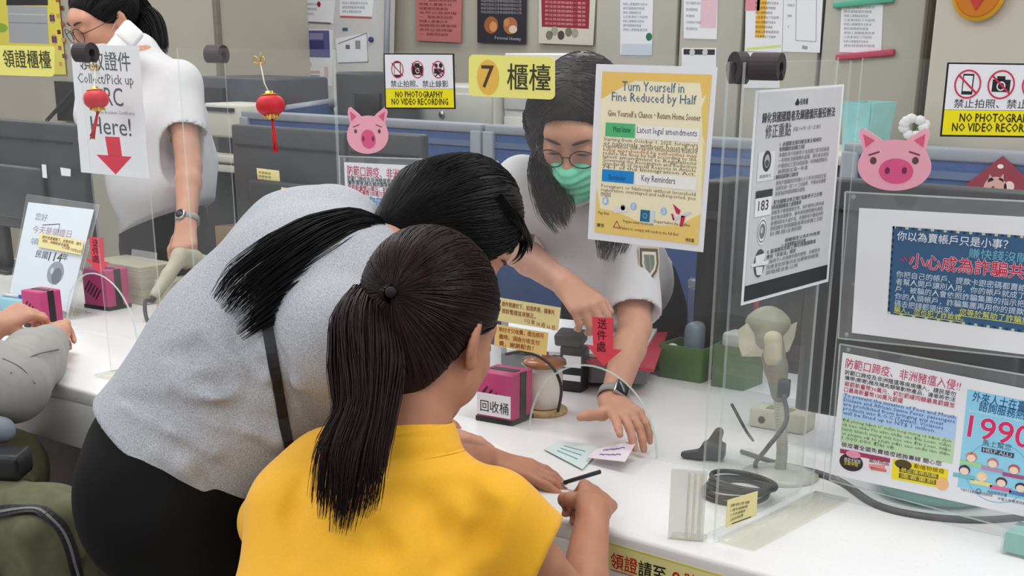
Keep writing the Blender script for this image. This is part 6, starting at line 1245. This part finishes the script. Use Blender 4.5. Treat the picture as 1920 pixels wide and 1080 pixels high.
t = thing('printer', ((xa+xb)/2, yf+.1, zb), 'cream desktop printer with open paper slot at left', 'printer'); h = zt-zb; MB().box(((xa+xb)/2, yf+.12, zb+h*.72-.002), (xb-xa, .2, h*.56), bev=.012).build('printer_body', m_cream, t); MB().box(((xa+xb)/2, yf+.12, zb+h*.08), (xb-xa+.03, .22, h*.14), bev=.008).build('paper_tray', m_cream, t); MB().box(((xa+xb)/2, yf+.15, zb+h*.30), (xb-xa-.02, .14, h*.3)).build('inner_bay', m_black, t); MB().box(((xa+xb)/2, yf+.016, zb+h*.9), ((xb-xa)*.8, .012, h*.06)).build('paper_slot', m_black, t)
o = MB().box(((xa+xb)/2, yf+.12, zb-.24), (xb-xa-.02, .18, .36), bev=.004).build('cardboard_box', mat('cardboard', rgb(150, 122, 84), .8, noise=.08)); tag(o, 'brown cardboard box beneath the printer shelf', 'box')
o.location.z = .0; o.location.z = zb-.62+.0
MATS['cardboard']; sup = MB().box(((xa+xb)/2, yf+.12, (zb-.62)/2), (xb-xa, .19, zb-.62), bev=.004).build('file_box', m_dgrey); tag(sup, 'dark storage box below the cardboard box', 'box')
# desk phone with coiled cord on the left pillar
yg = 4.3; t = thing('wall_telephone', at(125, 190, y=yg), 'black wall telephone with coiled cord left of the notice', 'telephone'); P = [at(u, v, y=yg) for u, v in ((101, 152), (150, 156), (150, 228), (108, 226))]; MB().prism(P, (0, .048, 0)).build('phone_body', m_black, t)
a, b = at(88, 226, y=yg-.03), at(150, 158, y=yg-.03); n = 220; tt = np.linspace(0, 1, n)[:, None]; pts = a+(b-a)*tt+.012*(np.cos(tt*150)*V3(.7, 0, .7)+np.sin(tt*150)*V3(0, 1, 0)); MB().tube(pts, .0035, 5).build('coiled_cord', m_dgrey, t)
# right background: basket, flower, emblem, red diamond
yq = 3.9; p = at(1607, 255, y=yq); xa, xb = at(1584, 230, y=yq)[0], at(1630, 230, y=yq)[0]; zt, zb = at(1607, 192, y=yq)[2], at(1607, 285, y=yq)[2]
desk = thing('back_desk', (-2.2, 3.95, 0), 'grey back desk hidden behind the right blue partition', 'desk'); MB().box((-1.9, 3.95, zb-.015), (1.9, .4, .03), bev=.004).build('desktop', m_cream, desk); MB().box((-1.9, 3.95, (zb-.03)/2), (1.86, .36, zb-.03)).build('desk_body', m_dgrey, desk)
t = thing('mesh_basket', (p[0], yq+.07, zb), 'pale turquoise plastic basket behind the divider notice', 'basket'); m_tq = mat('turquoise_plastic', rgb(150, 206, 206), .5, noise=.05)
for q in ((-1, 0), (1, 0), (0, -1), (0, 1)):
    w = (xb-xa)/2; c0 = V3((xa+xb)/2+q[0]*w, yq+.07+q[1]*.07, zb); s_ = V3(-q[1], q[0], 0)*(w if q[0] == 0 else .07); up_ = V3(q[0]*.012, q[1]*.012, zt-zb); MB().prism([c0-s_, c0+s_, c0+s_*1.08+up_, c0-s_*1.08+up_], -V3(q[0], q[1], 0)*.004).build('basket_wall', m_tq, t)
MB().box(((xa+xb)/2, yq+.07, zb+.004), (xb-xa, .14, .006)).build('basket_floor', m_tq, t)
fl = at(1714, 250, y=yq); fl = V3(fl[0], yq+.02, zb); t = thing('artificial_flower', fl, 'white artificial flower above the large pig sticker', 'flower'); MB().tube([fl, fl+V3(0, 0, .09)], .004, 6).build('stem', m_green, t); mb = MB(); fh = at(1714, 238, y=yq+.02)
for i in range(11): a = i*2.4; mb.ball(fh+V3(.028*math.cos(a), .012*math.sin(a*1.7), .024*math.sin(a)), (.018, .01, .014), n=8)
mb.build('petals', m_white, t)
ec = at(1838, -16, y=4.208); t = thing('wall_emblem', ec, 'round orange festive emblem at top of the right column', 'decoration'); k = np.dot(ec-CAM, _fw)/F_; MB().lathe(ec, [(40*k*1.25, 0), (42*k*1.25, .008), (41*k*1.25, .014)], 40, (0, -1, 0)).build('emblem_disc', mat('emblem_orange', rgb(226, 166, 36), .5, noise=.04), t); r = 21*k; MB().prism([ec+V3(0, -.016, -r*1.55), ec+V3(r, -.016, 0), ec+V3(0, -.016, r*1.5), ec+V3(-r, -.016, 0)], (0, -.004, 0)).build('emblem_diamond', ink(196, 62, 56), t); MB().lathe(ec+V3(0, -.0135, 0), [(36*k*1.25, 0), (36*k*1.25, .002), (33*k*1.25, .002)], 40, (0, -1, 0)).build('emblem_ring', ink(206, 120, 30), t)
yr = y2-.031; s = Sheet('red_diamond', PLANE_Y(yr), [(1880, 292), (1966, 372), (1880, 470), (1786, 366)], ink(140, 40, 58), 'dark red diamond paper on the right blue partition', 'decoration')
s.lay(1).disc((1866, 352), 22, (206, 160, 150), ry=20).poly([(1852, 342), (1856, 326), (1864, 338)], (206, 160, 150)).poly([(1872, 336), (1882, 326), (1882, 342)], (206, 160, 150)).disc((1876, 312), 6, (230, 220, 216), ry=4).disc((1892, 350), 10, (226, 200, 196)).disc((1852, 364), 14, (226, 206, 200), ry=10).lay(2).disc((1862, 352), 3, (120, 50, 60)).done('diamond_print')
